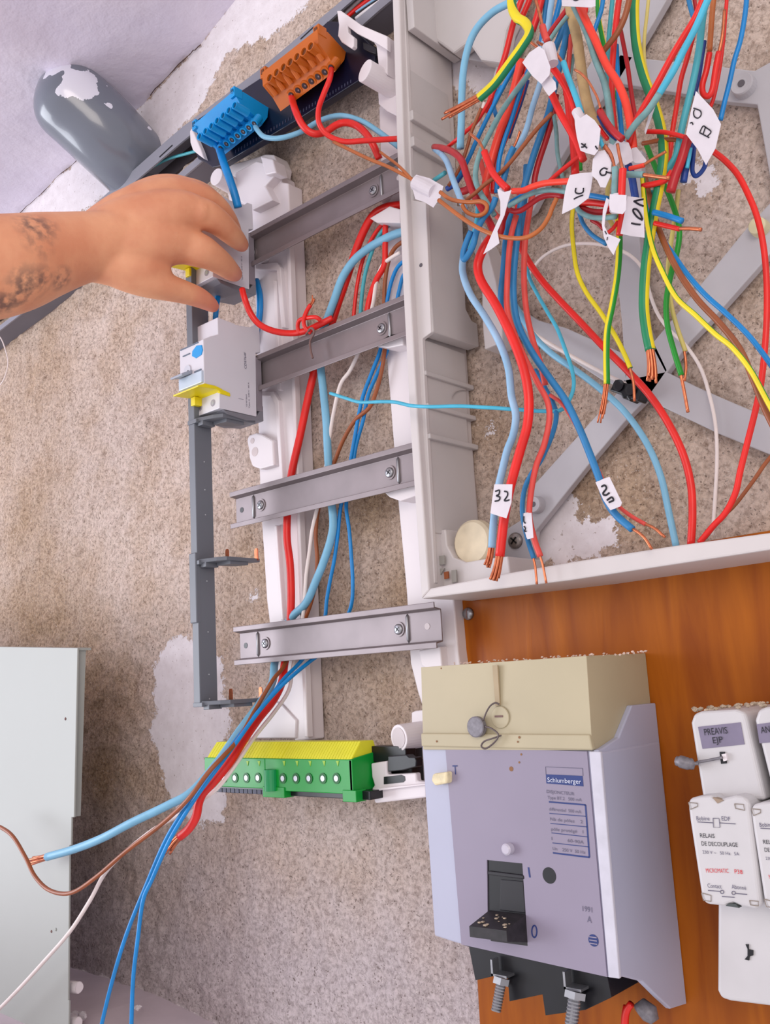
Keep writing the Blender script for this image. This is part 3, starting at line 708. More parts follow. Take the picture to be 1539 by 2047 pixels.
# ------------------------------------------------------------------ grey vertical busbar
def comb():
    zt, zb = 1.885, 1.451; x0, x1 = -.1135, -.1045
    root = thing('vertical_busbar', (x0, -.09, zb), 'long dark grey vertical busbar with copper tongues, left of the rails', 'busbar')
    m = MB(); m.ext([(x0, -.0965, zb), (x1, -.0965, zb), (x1, -.0775, zb), (x1-.003, -.0775, zb), (x1-.003, -.0935, zb), (x0, -.0935, zb)], (0, 0, zt-zb)); build('busbar_body', m, COMB, root, bevel=.0005)
    c = MB(); c.box((x0-.0005, -.0985, 1.523), (x1+.0002, -.0930, 1.585)); build('sleeve', c, COMB, root, bevel=.0008)
    for i, z in enumerate((1.7065, 1.577, 1.4535)):
        a = MB(); x2 = -.0765
        a.box((x0, -.0975, z-.0030), (x1+.004, -.0775, z+.0008))
        prof = [(x1+.001, -.0960), (x1+.012, -.0930), (x1+.020, -.0905), (x2, -.0860), (x2, -.0480), (x1+.016, -.0540), (x1+.006, -.0780)]
        a.ext([(u, v, z-.0016) for u, v in prof], (0, 0, .0034))
        a.ext([(x1+.010, -.083, z-.0045), (x2-.002, -.0805, z-.0045), (x2-.002, -.0600, z-.0045), (x1+.014, -.0640, z-.0045)], (0, 0, .004)); a.box((x1+.001, -.094, z-.0055), (x1+.009, -.080, z))
        build('bracket_arm', a, COMB, root, bevel=.0004)
        if i:
            for u, v in ((-.0935, -.0720), (-.0775, -.0515)):
                t = MB(); w = .0022
                t.ext([(u-w, v, z), (u+w, v, z), (u+w, v, z+.0095), (u+w*.6, v, z+.0112), (u-w*.6, v, z+.0112), (u-w, v, z+.0095)], (0, .0008, 0))
                tag(build('copper_tongue', t, COP, root), 'copper tongue')
    d = MB()
    for z in (1.669, 1.643, 1.620, 1.560, 1.515, 1.478, 1.457): d.cyl((x1, -.0865, z), (x1+.0003, -.0865, z), .0006, 8)
    build('pin_mark', d, mat('pin_light', (186, 188, 194), .5), root)
comb()

# ------------------------------------------------------------------ green and yellow earth block
def earth():
    D = .076; xr = Y(704.6, 1560, D)[0]
    root = thing('earth_block', Y(560, 1590, .05), 'long green earth terminal block with yellow top, under the frame', 'terminal block')
    L_ = Y(409, 1545, D)[0]; zt = Y(704.6, 1518.6, D)[2]; z2 = Y(704.6, 1588, D)[2]; z3 = Y(704.6, 1603, D)[2]
    xm = Y(530, 1540, D)[0]; zl = Y(480, 1578, D)[2]
    b = MB(); b.box((xm, -D, z2), (xr, -.045, zt)); b.box((L_, -D, z2+.0012), (xm, -.045, zt)); build('block_body', b, TGRN, root, bevel=.0006)
    f = MB()
    for a, c, lo in ((526, 569, 1594), (685, 712, 1603)):
        p, q = Y(a, 1560, D)[0], Y(c, 1560, D)[0]; build('foot_tab', MB().box((p, -D-.0010, Y((a+c)/2, lo, D)[2]), (q, -.066, z2+.003)), TGRN, root, bevel=.0004)
    g = MB(); c = Y(543, 1558, D); g.cyl((c[0], -D-.0006, c[2]-.009), (c[0], -D-.0006, c[2]+.008), .0058, 20); build('middle_hinge', g, mat('hinge_green', (20, 140, 80), .4), root, smooth=False)
    y = MB(); yl = Y(411, 1513, D)[0]
    prof = [(-D+.0005, zt-.001), (-D+.0035, zt+.0030), (-.0640, zt+.0125), (-.0500, zt+.0125), (-.0455, zt)]
    xm2 = Y(560, 1500, D)[0]
    for a, c in ((yl+.001, xm2-.0004), (xm2+.0004, xr-.001)):
        n = 26
        for i in range(n):                         # fluted yellow cap
            u0 = a+(c-a)*i/n; u1 = a+(c-a)*(i+.86)/n
            y.ext([(u0, p, q) for p, q in prof], (u1-u0, 0, 0))
        y.ext([(a, p+.0003, q-.0004) for p, q in prof], (c-a, 0, 0))
    build('yellow_cap', y, TYEL, root)
    e = MB(); e.ext([(xr-.003, -D, zt), (xr-.003, -D+.004, zt+.0010), (xr-.003, -.0455, zt+.004), (xr-.003, -.0455, z2), (xr-.003, -D, z3)], (.0032, 0, 0)); build('end_plate', e, TGRN, root, bevel=.0004)
    for px in (448, 470, 493, 516, 566, 592, 618, 646, 673):
        a = Y(px, 1556 if px > 530 else 1555, D); r = .0036
        h = build('screw_hole', MB().tube([a+np.array([0, -.0006, 0]), a+np.array([0, .0002, 0])], [r*1.15, r*1.15], 20), mat('hole_green', (10, 96, 36), .5), root)
        build('clamp_screw', MB().cyl(a+np.array([0, -.0009, 0]), a+np.array([0, -.0006, 0]), r*.62, 16), STEEL, root, parent=h)
        c = Y(px+2, 1525, D); w = .0016
        build('arrow_mark', MB().ext([c+np.array([-w, -.0004, w]), c+np.array([w, -.0004, w]), c+np.array([w*.2, -.0004, -w*1.6])], (0, .0006, 0)), mat('mark_yellow', (150, 190, 60), .5), root)
    k = MB(); z = z2
    k.box((L_+.004, -.070, z-.0045), (xr+.012, -.040, z+.002)); k.box((xr-.002, -.052, zt-.004), (xr+.034, -.040, zt+.008))
    k.box((L_+.01, -.044, z-.004), (xr+.032, -.030, zt+.006))
    build('support_bar', k, BLK, root, bevel=.0005)
    t = MB()
    for i in range(12):
        x = L_+.012+i*.0058; t.box((x, -.0704, z-.0042), (x+.0045, -.0698, z-.0008))
    build('bar_tooth', t, mat('tooth', (44, 42, 74), .5), root)
earth()

# ------------------------------------------------------------------ old enclosure frame
def enclosure():
    D = .070
    root = thing('old_enclosure', Y(1190, 1150, .0), 'open old grey plastic enclosure frame around the tangle of loose wires', 'electrical enclosure')
    rim = MB(); prism([(770, -220), (784, 0), (793, 300), (805, 571), (820, 860), (842, 1197), (858, 1180), (836, 860), (820, 571), (807, 300), (798, 0), (786, -220)], D, .002, rim)
    build('outer_rim', rim, PLR, root, bevel=.0012)
    lip = MB(); prism([(788, -220), (799, 0), (808, 300), (821, 571), (837, 860), (858, 1174), (869, 1165), (861, 1000), (852, 844), (844, 677), (862, 664), (851, 404), (823, 400), (818, 235), (812, 100), (808, 0), (798, -220)], D-.006, D-.010, lip)
    build('inner_step', lip, PLR, root, bevel=.0006)
    # bottom rail
    b = MB(); prism([(842, 1197), (912, 1188), (1140, 1160), (1330, 1131), (1560, 1096), (1560, 1062), (1340, 1092), (1150, 1122), (1000, 1148), (860, 1176)], D, .004, b)
    build('bottom_rail', b, PLR, root, bevel=.0012)
    # side wall: inner plane with stepped ledges
    def panel(y0, y1, pf, pb, nm, dx=0.0):
        ym = (y0+y1)/2; x = Y(pf, ym, D-.0065)[0]; bk = max(.0025, -X(pb, ym, x)[1])
        z0, z1 = X(pf+20, y1+4, x)[2], X(pf+20, y0+4, x)[2]
        build(nm, MB().box((x-.004, -(D-.0065), z0), (x+dx, -bk, z1)), PLG, root, bevel=.0008); return x
    panel(-260, 60, 812, 905, 'side_panel', .003); panel(56, 232, 813, 893, 'side_panel')
    panel(232, 250, 818, 893, 'side_ledge', .004); panel(250, 286, 818, 896, 'side_panel', .001); panel(284, 302, 819, 897, 'side_ledge', .0045); panel(300, 408, 821, 900, 'side_panel', .001)
    panel(680, 748, 845, 930, 'side_panel'); panel(744, 753, 846, 944, 'side_ledge', .0028); panel(752, 812, 848, 932, 'side_panel'); panel(808, 817, 850, 946, 'side_ledge', .0028)
    panel(816, 872, 852, 934, 'side_panel'); panel(868, 878, 854, 950, 'side_ledge', .0028); panel(876, 1062, 858, 950, 'side_panel')
    xb = Y(857, 540, D-.0065)[0]
    big = [X(a, b, xb) for a, b in ((848, 404), (924, 412), (927, 480), (929, 560), (932, 618), (944, 641), (963, 650), (968, 697), (866, 664))]
    for q in big: q[1] = min(max(q[1], -(D-.0065)), -.004)
    build('raised_block', MB().ext(big, (-.012, 0, 0)), PLG, root, bevel=.0012)
    st = MB(); prism([(960, 470), (974, 500), (990, 560), (1004, 640), (1004, 684), (968, 699), (964, 650), (962, 560)], .030, .010, st); build('block_flange', st, PLR, root, bevel=.0012)
    t = MB(); prism([(842, -260), (848, 0), (852, 62), (872, 82), (905, 106), (935, 84), (960, 120), (1000, 126), (1012, 60), (1040, 0), (1050, -260)], .034, .020, t)
    build('corner_plate', t, PLG, root, bevel=.002)
    t2 = MB(); prism([(925, 100), (962, 52), (1030, 20), (1040, 60), (1010, 128), (998, 130), (930, 118)], .018, .006, t2); build('corner_plate', t2, BRC, root, bevel=.001)
    wl = MB(); prism([(1010, 62), (1030, 30), (1034, 34), (1003, 124), (990, 160), (984, 160)], .024, .008, wl); build('plate_edge', wl, PLR, root, bevel=.0006)
    def brace(px, d0=.013, d1=.006): return build('brace', prism(px, d0, d1), BRC, root, bevel=.0008)
    brace([(1240, 108), (1290, 117), (1400, 128), (1508, 141), (1560, 112), (1560, 520), (1537, 345), (1513, 209), (1425, 200), (1363, 187), (1244, 168), (1200, 160)])
    brace([(1270, -60), (1262, 10), (1225, 60), (1180, 125), (1120, 230), (1030, 400), (1040, 440), (1066, 420), (1110, 335), (1170, 235), (1232, 170), (1295, 64), (1332, 0), (1360, -60)])
    brace([(1243, 300), (1240, 480), (1236, 584), (1243, 649), (1250, 780), (1300, 790), (1335, 740), (1292, 649), (1285, 584), (1278, 480), (1283, 300)])
    brace([(1300, 690), (1360, 618), (1485, 464), (1539, 405), (1580, 360), (1580, 470), (1539, 508), (1440, 620), (1378, 684), (1330, 748)])
    brace([(1240, 760), (1329, 742), (1390, 772), (1451, 799), (1539, 836), (1580, 855), (1580, 925), (1534, 907), (1438, 868), (1295, 800)])
    brace([(1245, 772), (1190, 832), (1066, 970), (1040, 1040), (1008, 1060), (1008, 1118), (1060, 1128), (1070, 1062), (1180, 924), (1256, 834), (1290, 800)])
    brace([(1028, 612), (1075, 640), (1130, 655), (1200, 686), (1258, 712), (1250, 780), (1200, 758), (1120, 705), (1034, 672)])
    brace([(925, 420), (970, 455), (1004, 560), (1040, 650), (1010, 662), (962, 560)], .010, .005)
    def boss(a, r, d0=.020):
        p = Y(*a, d0); o = build('screw_boss', MB().tube([p+np.array([0, .010, 0]), p+np.array([0, .001, 0]), p, p+np.array([0, .0006, 0])], [r*1.1, r, r*.92, r*.5], 24), BRC, root)
        build('boss_hole', MB().cyl(p+np.array([0, .0004, 0]), p+np.array([0, .0001, 0]), r*.32, 14), mat('boss_dark', (92, 86, 92), .6), root, parent=o)
    boss((1481, 166), .0075); boss((989, 94), .0058, .024); boss((1065, 1008), .0062, .020)
    p = Y(1512, 450, .020); tag(build('screw_boss', MB().tube([p+np.array([0, .008, 0]), p], [.0062, .0056], 24), CRM, root, bevel=.001), 'yellowed screw boss')
    # corner latch pockets
    fl = MB(); prism([(862, 1062), (890, 1058), (893, 1090), (906, 1114), (930, 1124), (975, 1116), (1015, 1112), (1020, 1150), (860, 1180)], .052, .006, fl); build('corner_web', fl, PLR, root, bevel=.001)
    def patch(px, d, m, nm): return build(nm, prism(px, d+.0004, d-.0010), m, root)
    patch([(862, 1113), (888, 1110), (888, 1128), (863, 1132)], .0555, mat('pocket_shade', (150, 146, 140), .6), 'latch_pocket')
    patch([(858, 1138), (888, 1136), (876, 1156), (880, 1168), (868, 1170)], .0555, mat('pocket_shade', (150, 146, 140), .6), 'latch_pocket')
    patch([(902, 1140), (911, 1139), (912, 1163), (903, 1165)], .0555, mat('pocket_shade', (150, 146, 140), .6), 'latch_pocket')
    patch([(887, 1144), (895, 1142), (896, 1156), (888, 1158)], .0555, BRN, 'rust_spot')
    # round translucent ear in the corner
    c = Y(938, 1084, .050); build('corner_ear', MB().tube([c+np.array([0, .010, 0]), c+np.array([0, .004, 0]), c+np.array([0, .002, 0])], [.0175, .0170, .015], 30), mat('yellowed_plastic', (214, 200, 172), .5, var=.15, scale=60), root)
    c2 = Y(1018, 1040, .006); 
    so, k = screw('screw', Y(1031, 1081, .013), .0062, root, h=.003, material=mat('old_screw', (140, 132, 128), .35, metal=.8, var=.3, scale=400)); build('cross_slot', k, BLK, root, parent=so)
    p = Y(841, 530, D-.0057); build('pin_hole', MB().cyl(p, p+np.array([0, .0002, 0]), .0016, 12), mat('boss_dark', (92, 86, 92), .6), root)
    so = build('screw', MB().cyl(Y(982, 556, .016), Y(982, 556, .012), .0048, 18), STEEL, root, bevel=.0008)
    # moulded arcs on the side wall
    ar = MB()
    for py in (800, 860):
        pts = [X(926+22*math.cos(t), py+16*math.sin(t)-4, Y(850, py, D-.0065)[0]+.0006) for t in np.linspace(math.pi, 1.6*math.pi, 9)]
        ar.tube(pts, .0003, 5)
    build('moulded_arc', ar, mat('arc_shade', (150, 142, 140), .6), root)
enclosure()

# ------------------------------------------------------------------ wooden board
def board():
    m = bpy.data.materials.new('varnished_wood'); nt, N, L, b = nodes(m)
    tc = N.new('ShaderNodeTexCoord'); mp = N.new('ShaderNodeMapping'); mp.inputs['Scale'].default_value = (38, 38, 4.5); L.new(tc.outputs['Object'], mp.inputs[0])
    n = N.new('ShaderNodeTexNoise'); n.inputs['Scale'].default_value = 1.6; n.inputs['Detail'].default_value = 6; n.inputs['Distortion'].default_value = .6; L.new(mp.outputs[0], n.inputs['Vector'])
    n2 = N.new('ShaderNodeTexNoise'); n2.inputs['Scale'].default_value = 6; L.new(tc.outputs['Object'], n2.inputs['Vector'])
    r = N.new('ShaderNodeValToRGB'); L.new(n.outputs['Fac'], r.inputs[0]); e = r.color_ramp.elements
    e[0].position = .25; e[0].color = lin((138, 64, 4))+(1,); e[1].position = .8; e[1].color = lin((188, 106, 14))+(1,)
    x = N.new('ShaderNodeMix'); x.data_type = 'RGBA'; x.blend_type = 'MULTIPLY'; x.inputs[0].default_value = .5
    r2 = N.new('ShaderNodeValToRGB'); L.new(n2.outputs['Fac'], r2.inputs[0]); r2.color_ramp.elements[0].position = .35; r2.color_ramp.elements[0].color = (.55, .42, .34, 1); r2.color_ramp.elements[1].position = .65
    L.new(r.outputs[0], x.inputs[6]); L.new(r2.outputs[0], x.inputs[7]); L.new(x.outputs[2], b.inputs['Base Color'])
    b.inputs['Roughness'].default_value = .42; b.inputs['Specular IOR Level'].default_value = .25
    bp = N.new('ShaderNodeBump'); bp.inputs['Strength'].default_value = .25; bp.inputs['Distance'].default_value = .001; L.new(n.outputs['Fac'], bp.inputs['Height']); L.new(bp.outputs[0], b.inputs['Normal'])
    o = build('wooden_board', prism([(908, 1180), (960, 2080), (960, 2300), (1750, 2300), (1750, 1020), (1539, 1060), (1300, 1100), (1060, 1140)], .010, .001), m, bevel=.001)
    tag(o, 'orange-brown varnished wooden board behind the old main breaker and relays', 'board')
    c = Y(937, 1227, .010); t = thing('wood_screw', c, 'steel screw in the upper left corner of the wooden board', 'screw')
    mb = MB().tube([c, c+np.array([0, -.002, 0]), c+np.array([0, -.0032, 0])], [.0050, .0046, .002], 20); h = build('screw_head', mb, STEEL, t, smooth=True)
    build('slot', MB().ext([c+np.array([-.0008, -.0034, -.004]), c+np.array([.0002, -.0034, -.004]), c+np.array([.0012, -.0034, .004]), c+np.array([.0002, -.0034, .004])], (0, .0004, 0)), STRG, t, parent=h)
board()

# ------------------------------------------------------------------ old main breaker
def main_breaker():
    D = .090; root = thing('main_breaker', Y(1040, 1920, .01), 'large old lilac grey main breaker with beige cap on the wooden board', 'breaker')
    xr = Y(1176, 1400, D)[0]
    cap = [X(a, b, xr) for a, b in ((1172, 1311), (1310, 1305), (1323, 1403), (1300, 1406), (1262, 1410), (1236, 1473), (1206, 1495), (1184, 1500))]
    for p in cap: p[1] = min(p[1], -.0105)
    wl = Y(841, 1400, D)[0]
    build('terminal_cap', MB().ext(cap, (wl-xr, 0, 0)), BEIG, root, bevel=.0012)
    # front plate polygons
    body = MB(); prism([(843, 1490), (1183, 1500), (1201, 1504), (1238, 1957), (1214, 1954), (923, 1888), (908, 1884), (868, 1871)], D-.001, .012, body)
    build('housing', body, LILA, root, bevel=.0012)
    xs = Y(1220, 1760, D-.001)[0]
    side = [X(a, b, xs+.0006) for a, b in ((1184, 1502), (1206, 1495), (1237, 1474), (1263, 1410), (1322, 1404), (1385, 1970), (1382, 2001), (1341, 2017), (1318, 1996), (1284, 1962), (1226, 1957))]
    for p in side: p[1] = min(max(p[1], -.0895), -.0105)
    build('side_shell', MB().ext(side, (-.004, 0, 0)), LILA, root, bevel=.0008)
    bv = MB(); prism([(1177, 1502), (1200, 1503), (1238, 1957), (1216, 1954)], D+.0006, D-.002, bv); build('worn_edge', bv, mat('worn_white', (196, 194, 206), .5, var=.08, scale=90), root, bevel=.0005)
    seam = MB(); prism([(841, 1466), (1178, 1469), (1184, 1499), (842, 1492)], D+.0022, D-.002, seam); build('cap_lip', seam, BEIG, root, bevel=.0008)
    # faceplate with lever opening and hole
    F = D+.0004
    ops = [(973, 1719), (1044, 1726), (1054, 1876), (975, 1863)]
    fp = MB()
    outer = [(890, 1494), (1173, 1502), (1213, 1953), (922, 1888)]
    prism([outer[0], outer[1], ops[1], ops[0]], F, D-.002, fp); prism([outer[1], outer[2], ops[2], ops[1]], F, D-.002, fp)
    prism([outer[2], outer[3], ops[3], ops[2]], F, D-.002, fp); prism([outer[3], outer[0], ops[0], ops[3]], F, D-.002, fp)
    build('faceplate', fp, PLAT, root)
    build('lever_recess', prism(ops, D-.0004, D-.0015), BLK, root)
    rc = MB(); prism([(975, 1741), (1046, 1750), (1047, 1758), (975, 1749)], D+.0010, D-.001, rc); prism([(1000, 1758), (1046, 1762), (1050, 1826), (998, 1820)], D+.0002, D-.002, rc); build('recess_step', rc, mat('recess_black', (26, 24, 30), .4), root, bevel=.0006)
    a, b = Y(977, 1820, D), Y(1051, 1828, D)
    lv = MB(); v = np.array([0, -.0215, -.0012])
    lv.ext([a, b, b-np.array([0, 0, .0185]), a-np.array([0, 0, .0185])], v*.02); 
    out = v; top0, top1 = a+np.array([0, 0, 0]), b
    z8 = np.array([0, 0, -.0075])
    lv.add([top0, top1, top1+v+z8*.5, top0+v+z8*.5, top0+z8*2.2, top1+z8*2.2, top1+v+z8*1.35, top0+v+z8*1.35],
           [(0, 1, 2, 3), (3, 2, 6, 7), (7, 6, 5, 4), (0, 3, 7, 4), (1, 5, 6, 2)])
    lever = build('lever', lv, mat('lever_black', (34, 30, 34), .55, var=.4, scale=220), root, bevel=.0006)
    rr = random.Random(2); cr = MB()
    for k in range(16):
        s, t = rr.uniform(.1, .9), rr.uniform(.15, .9); p = top0+(top1-top0)*s+(v+z8*.5)*t+np.array([0, 0, .0004]); q = rr.uniform(.0003, .0011)
        cr.box(p-q*np.array([1, 1, .3]), p+q*np.array([1, .8, .5]))
    build('plaster_dust', cr, DUST, root, parent=lever)
    c = Y(1019, 1696, F); build('test_button', MB().tube([c, c+np.array([0, -.0042, 0]), c+np.array([0, -.0050, 0])], [.0036, .0036, .0026], 22), mat('button_clear', (188, 182, 196), .3), root, smooth=False)
    c = Y(1098, 1750, F); build('round_hole', MB().cyl(c+np.array([0, -.0002, 0]), c, .0048, 26), BLK, root)
    n = MB(); prism([(864, 1547), (893, 1543), (893, 1566), (868, 1571), (861, 1560)], D+.006, D-.002, n); build('side_clip', n, mat('clip_yellowed', (222, 208, 170), .5, var=.15, scale=200), root, bevel=.0014)
    # printing
    G = F
    tx = lambda s, p0, p1, h, m=INKG, fit=True: textY('printed_text', s, p0, p1, G, h, m, root, fit=fit)
    def line(p0, p1, w, m=INKB):
        a_, b_ = Y(*p0, G+.0002), Y(*p1, G+.0002); d = (b_-a_)/np.linalg.norm(b_-a_); q = np.cross([0, -1., 0], d)*w/2
        build('printed_line', MB().ext([a_-q, b_-q, b_+q, a_+q], (0, .0002, 0)), m, root)
    band = prism([(1091, 1548), (1164, 1551), (1166, 1572), (1092, 1566)], G+.0002, G); build('name_plate', band, INKB, root)
    textY('printed_text', 'Schlumberger', (1095, 1563), (1162, 1567), G+.0002, 9, INKW, root)
    line((1090, 1533), (1164, 1536), .0003, INKG); line((1090, 1533), (1091, 1548), .0003, INKG); line((1164, 1536), (1165, 1551), .0003, INKG)
    tx('DISJONCTEUR', (1093, 1585), (1148, 1590), 6)
    tx('Type BT.2   500 mA', (1095, 1597), (1163, 1602), 6)
    for p0, p1, w in (((1097, 1603), (1170, 1609), .0009), ((1170, 1609), (1178, 1714), .0010), ((1105, 1705), (1178, 1714), .0009), ((1098, 1626), (1171, 1632), .0004), ((1100, 1646), (1173, 1653), .0004), ((1102, 1665), (1174, 1673), .0004), ((1104, 1685), (1176, 1693), .0004)): line(p0, p1, w)
    tx('différentiel  500 mA', (1098, 1620), (1162, 1626), 6); tx('Nb de pôles    2', (1100, 1640), (1165, 1646), 6); tx('pôle protégé   1', (1102, 1660), (1166, 1666), 6)
    tx('I          60-90A', (1103, 1679), (1167, 1687), 6); tx('Un    250 V  50 Hz', (1105, 1699), (1170, 1707), 6)
    tx('1991', (1165, 1821), (1184, 1824), 10); tx('A', (1174, 1843), (1183, 1845), 12)
    c = Y(1186, 1880, G+.0002); build('round_mark', MB().cyl(c, c+np.array([0, .0001, 0]), .0034, 20), INKB, root)
    for k in range(3):
        q = c+np.array([0, -.0002, .0018-.0018*k]); build('mark_stroke', MB().box(q-np.array([.0026, 0, .0003]), q+np.array([.0024, .0002, .0003])), PLAT, root)
    line((1056, 1734), (1059, 1754), .0012); tx('T', (906, 1548), (916, 1548), 18, INKB)
    p0 = [(1068+5*math.cos(t), 1862+12*math.sin(t)) for t in np.linspace(0, 2*math.pi, 17)]
    build('printed_zero', MB().tube(yp(p0, G+.0002), .00045, 6, cap=False), INKB, root)
    # black base with terminals
    B = MB(); prism([(922, 1888), (937, 1893), (950, 1960), (1014, 1945), (1018, 2002), (1084, 1988), (1090, 2030), (1170, 2019), (1222, 1994), (1214, 1953)], .072, .011, B); build('terminal_base', B, BLK, root, bevel=.001)
    for a, b, r in (((1003, 1958), (991, 2022), .0034), ((1150, 1985), (1136, 2062), .0042)):
        p = Y(*a, .078); q = np.array([p[0]-.002, -.084, Y(*b, .084)[2]])
        s = MB(); n_ = 22
        s.tube([p+(q-p)*i/n_ for i in range(n_+1)], [r*(1 if i % 2 else .86) for i in range(n_+1)], 18)
        sc = build('terminal_bolt', s, STEEL, root)
        hx = MB(); ax = (q-p)/np.linalg.norm(q-p); hx.cyl(p-ax*.001, p+ax*.003, r*1.7, 6); build('nut', hx, STEEL, root, parent=sc)
        cl = MB(); cl.box(p+np.array([-.006, -.003, .002]), p+np.array([.006, .006, .0035])); cl.box(p+np.array([-.006, -.003, .002]), p+np.array([-.0045, .004, .012])); build('clamp', cl, STEEL, root, parent=sc)
    g = MB(); prism([(984, 1330), (994, 1330), (999, 1410), (990, 1412)], D+.0004, D-.001, g); build('cap_groove', g, mat('groove_beige', (168, 150, 120), .6), root)
    c = Y(1000, 1434, D); rd = build('seal_screw', MB().tube([c, c+np.array([0, -.0006, 0])], [.0072, .0068], 28), BEIG, root)
    p = Y(997, 1432, D+.0007); build('slot', MB().box(p-np.array([.0032, .0003, .0006]), p+np.array([.0032, .0002, .0006])), STRG, root, parent=rd)
    sp = MB()
    for a, b, r in ((882, 1336, .0006), (1038, 1474, .0008), (1035, 1483, .0006), (873, 1482, .0007), (1042, 1508, .0007), (1038, 1524, .0007), (1022, 1537, .0016)): 
        q = Y(a, b, D+.0024 if b < 1500 else G); sp.cyl(q+np.array([0, -.0002, 0]), q, r, 8)
    build('dirt_speck', sp, mat('dirt_brown', (134, 96, 66), .8), root)
    # lead seal hanging on its wire
    t = thing('lead_seal', Y(953, 1453, D), 'round grey lead seal on a looped wire, on the beige breaker cap', 'seal')
    c = Y(953, 1453, D+.0045); s = MB().tube([c+np.array([0, .002, 0]), c+np.array([0, .0016, 0]), c+np.array([0, -.0016, 0]), c+np.array([0, -.002, 0])], [.0062, .0068, .0068, .006], 26)
    build('seal_disc', s, LEAD, t, smooth=False)
    w = MB(); w.tube(smoothpts([Y(*q) for q in ((966, 1440, D+.005), (972, 1424, D+.005), (980, 1411, D+.004), (990, 1405, D+.003), (998, 1408, D+.002))], 6), .0006, 6)
    w.tube(smoothpts([Y(*q) for q in ((968, 1452, D+.005), (982, 1456, D+.006), (996, 1468, D+.006), (990, 1482, D+.006), (972, 1496, D+.007), (962, 1492, D+.007), (968, 1482, D+.006), (985, 1476, D+.006), (1002, 1470, D+.004))], 6), .0006, 6)
    build('seal_wire', w, mat('seal_wire', (96, 84, 84), .5, metal=.3), t, smooth=True)
main_breaker()

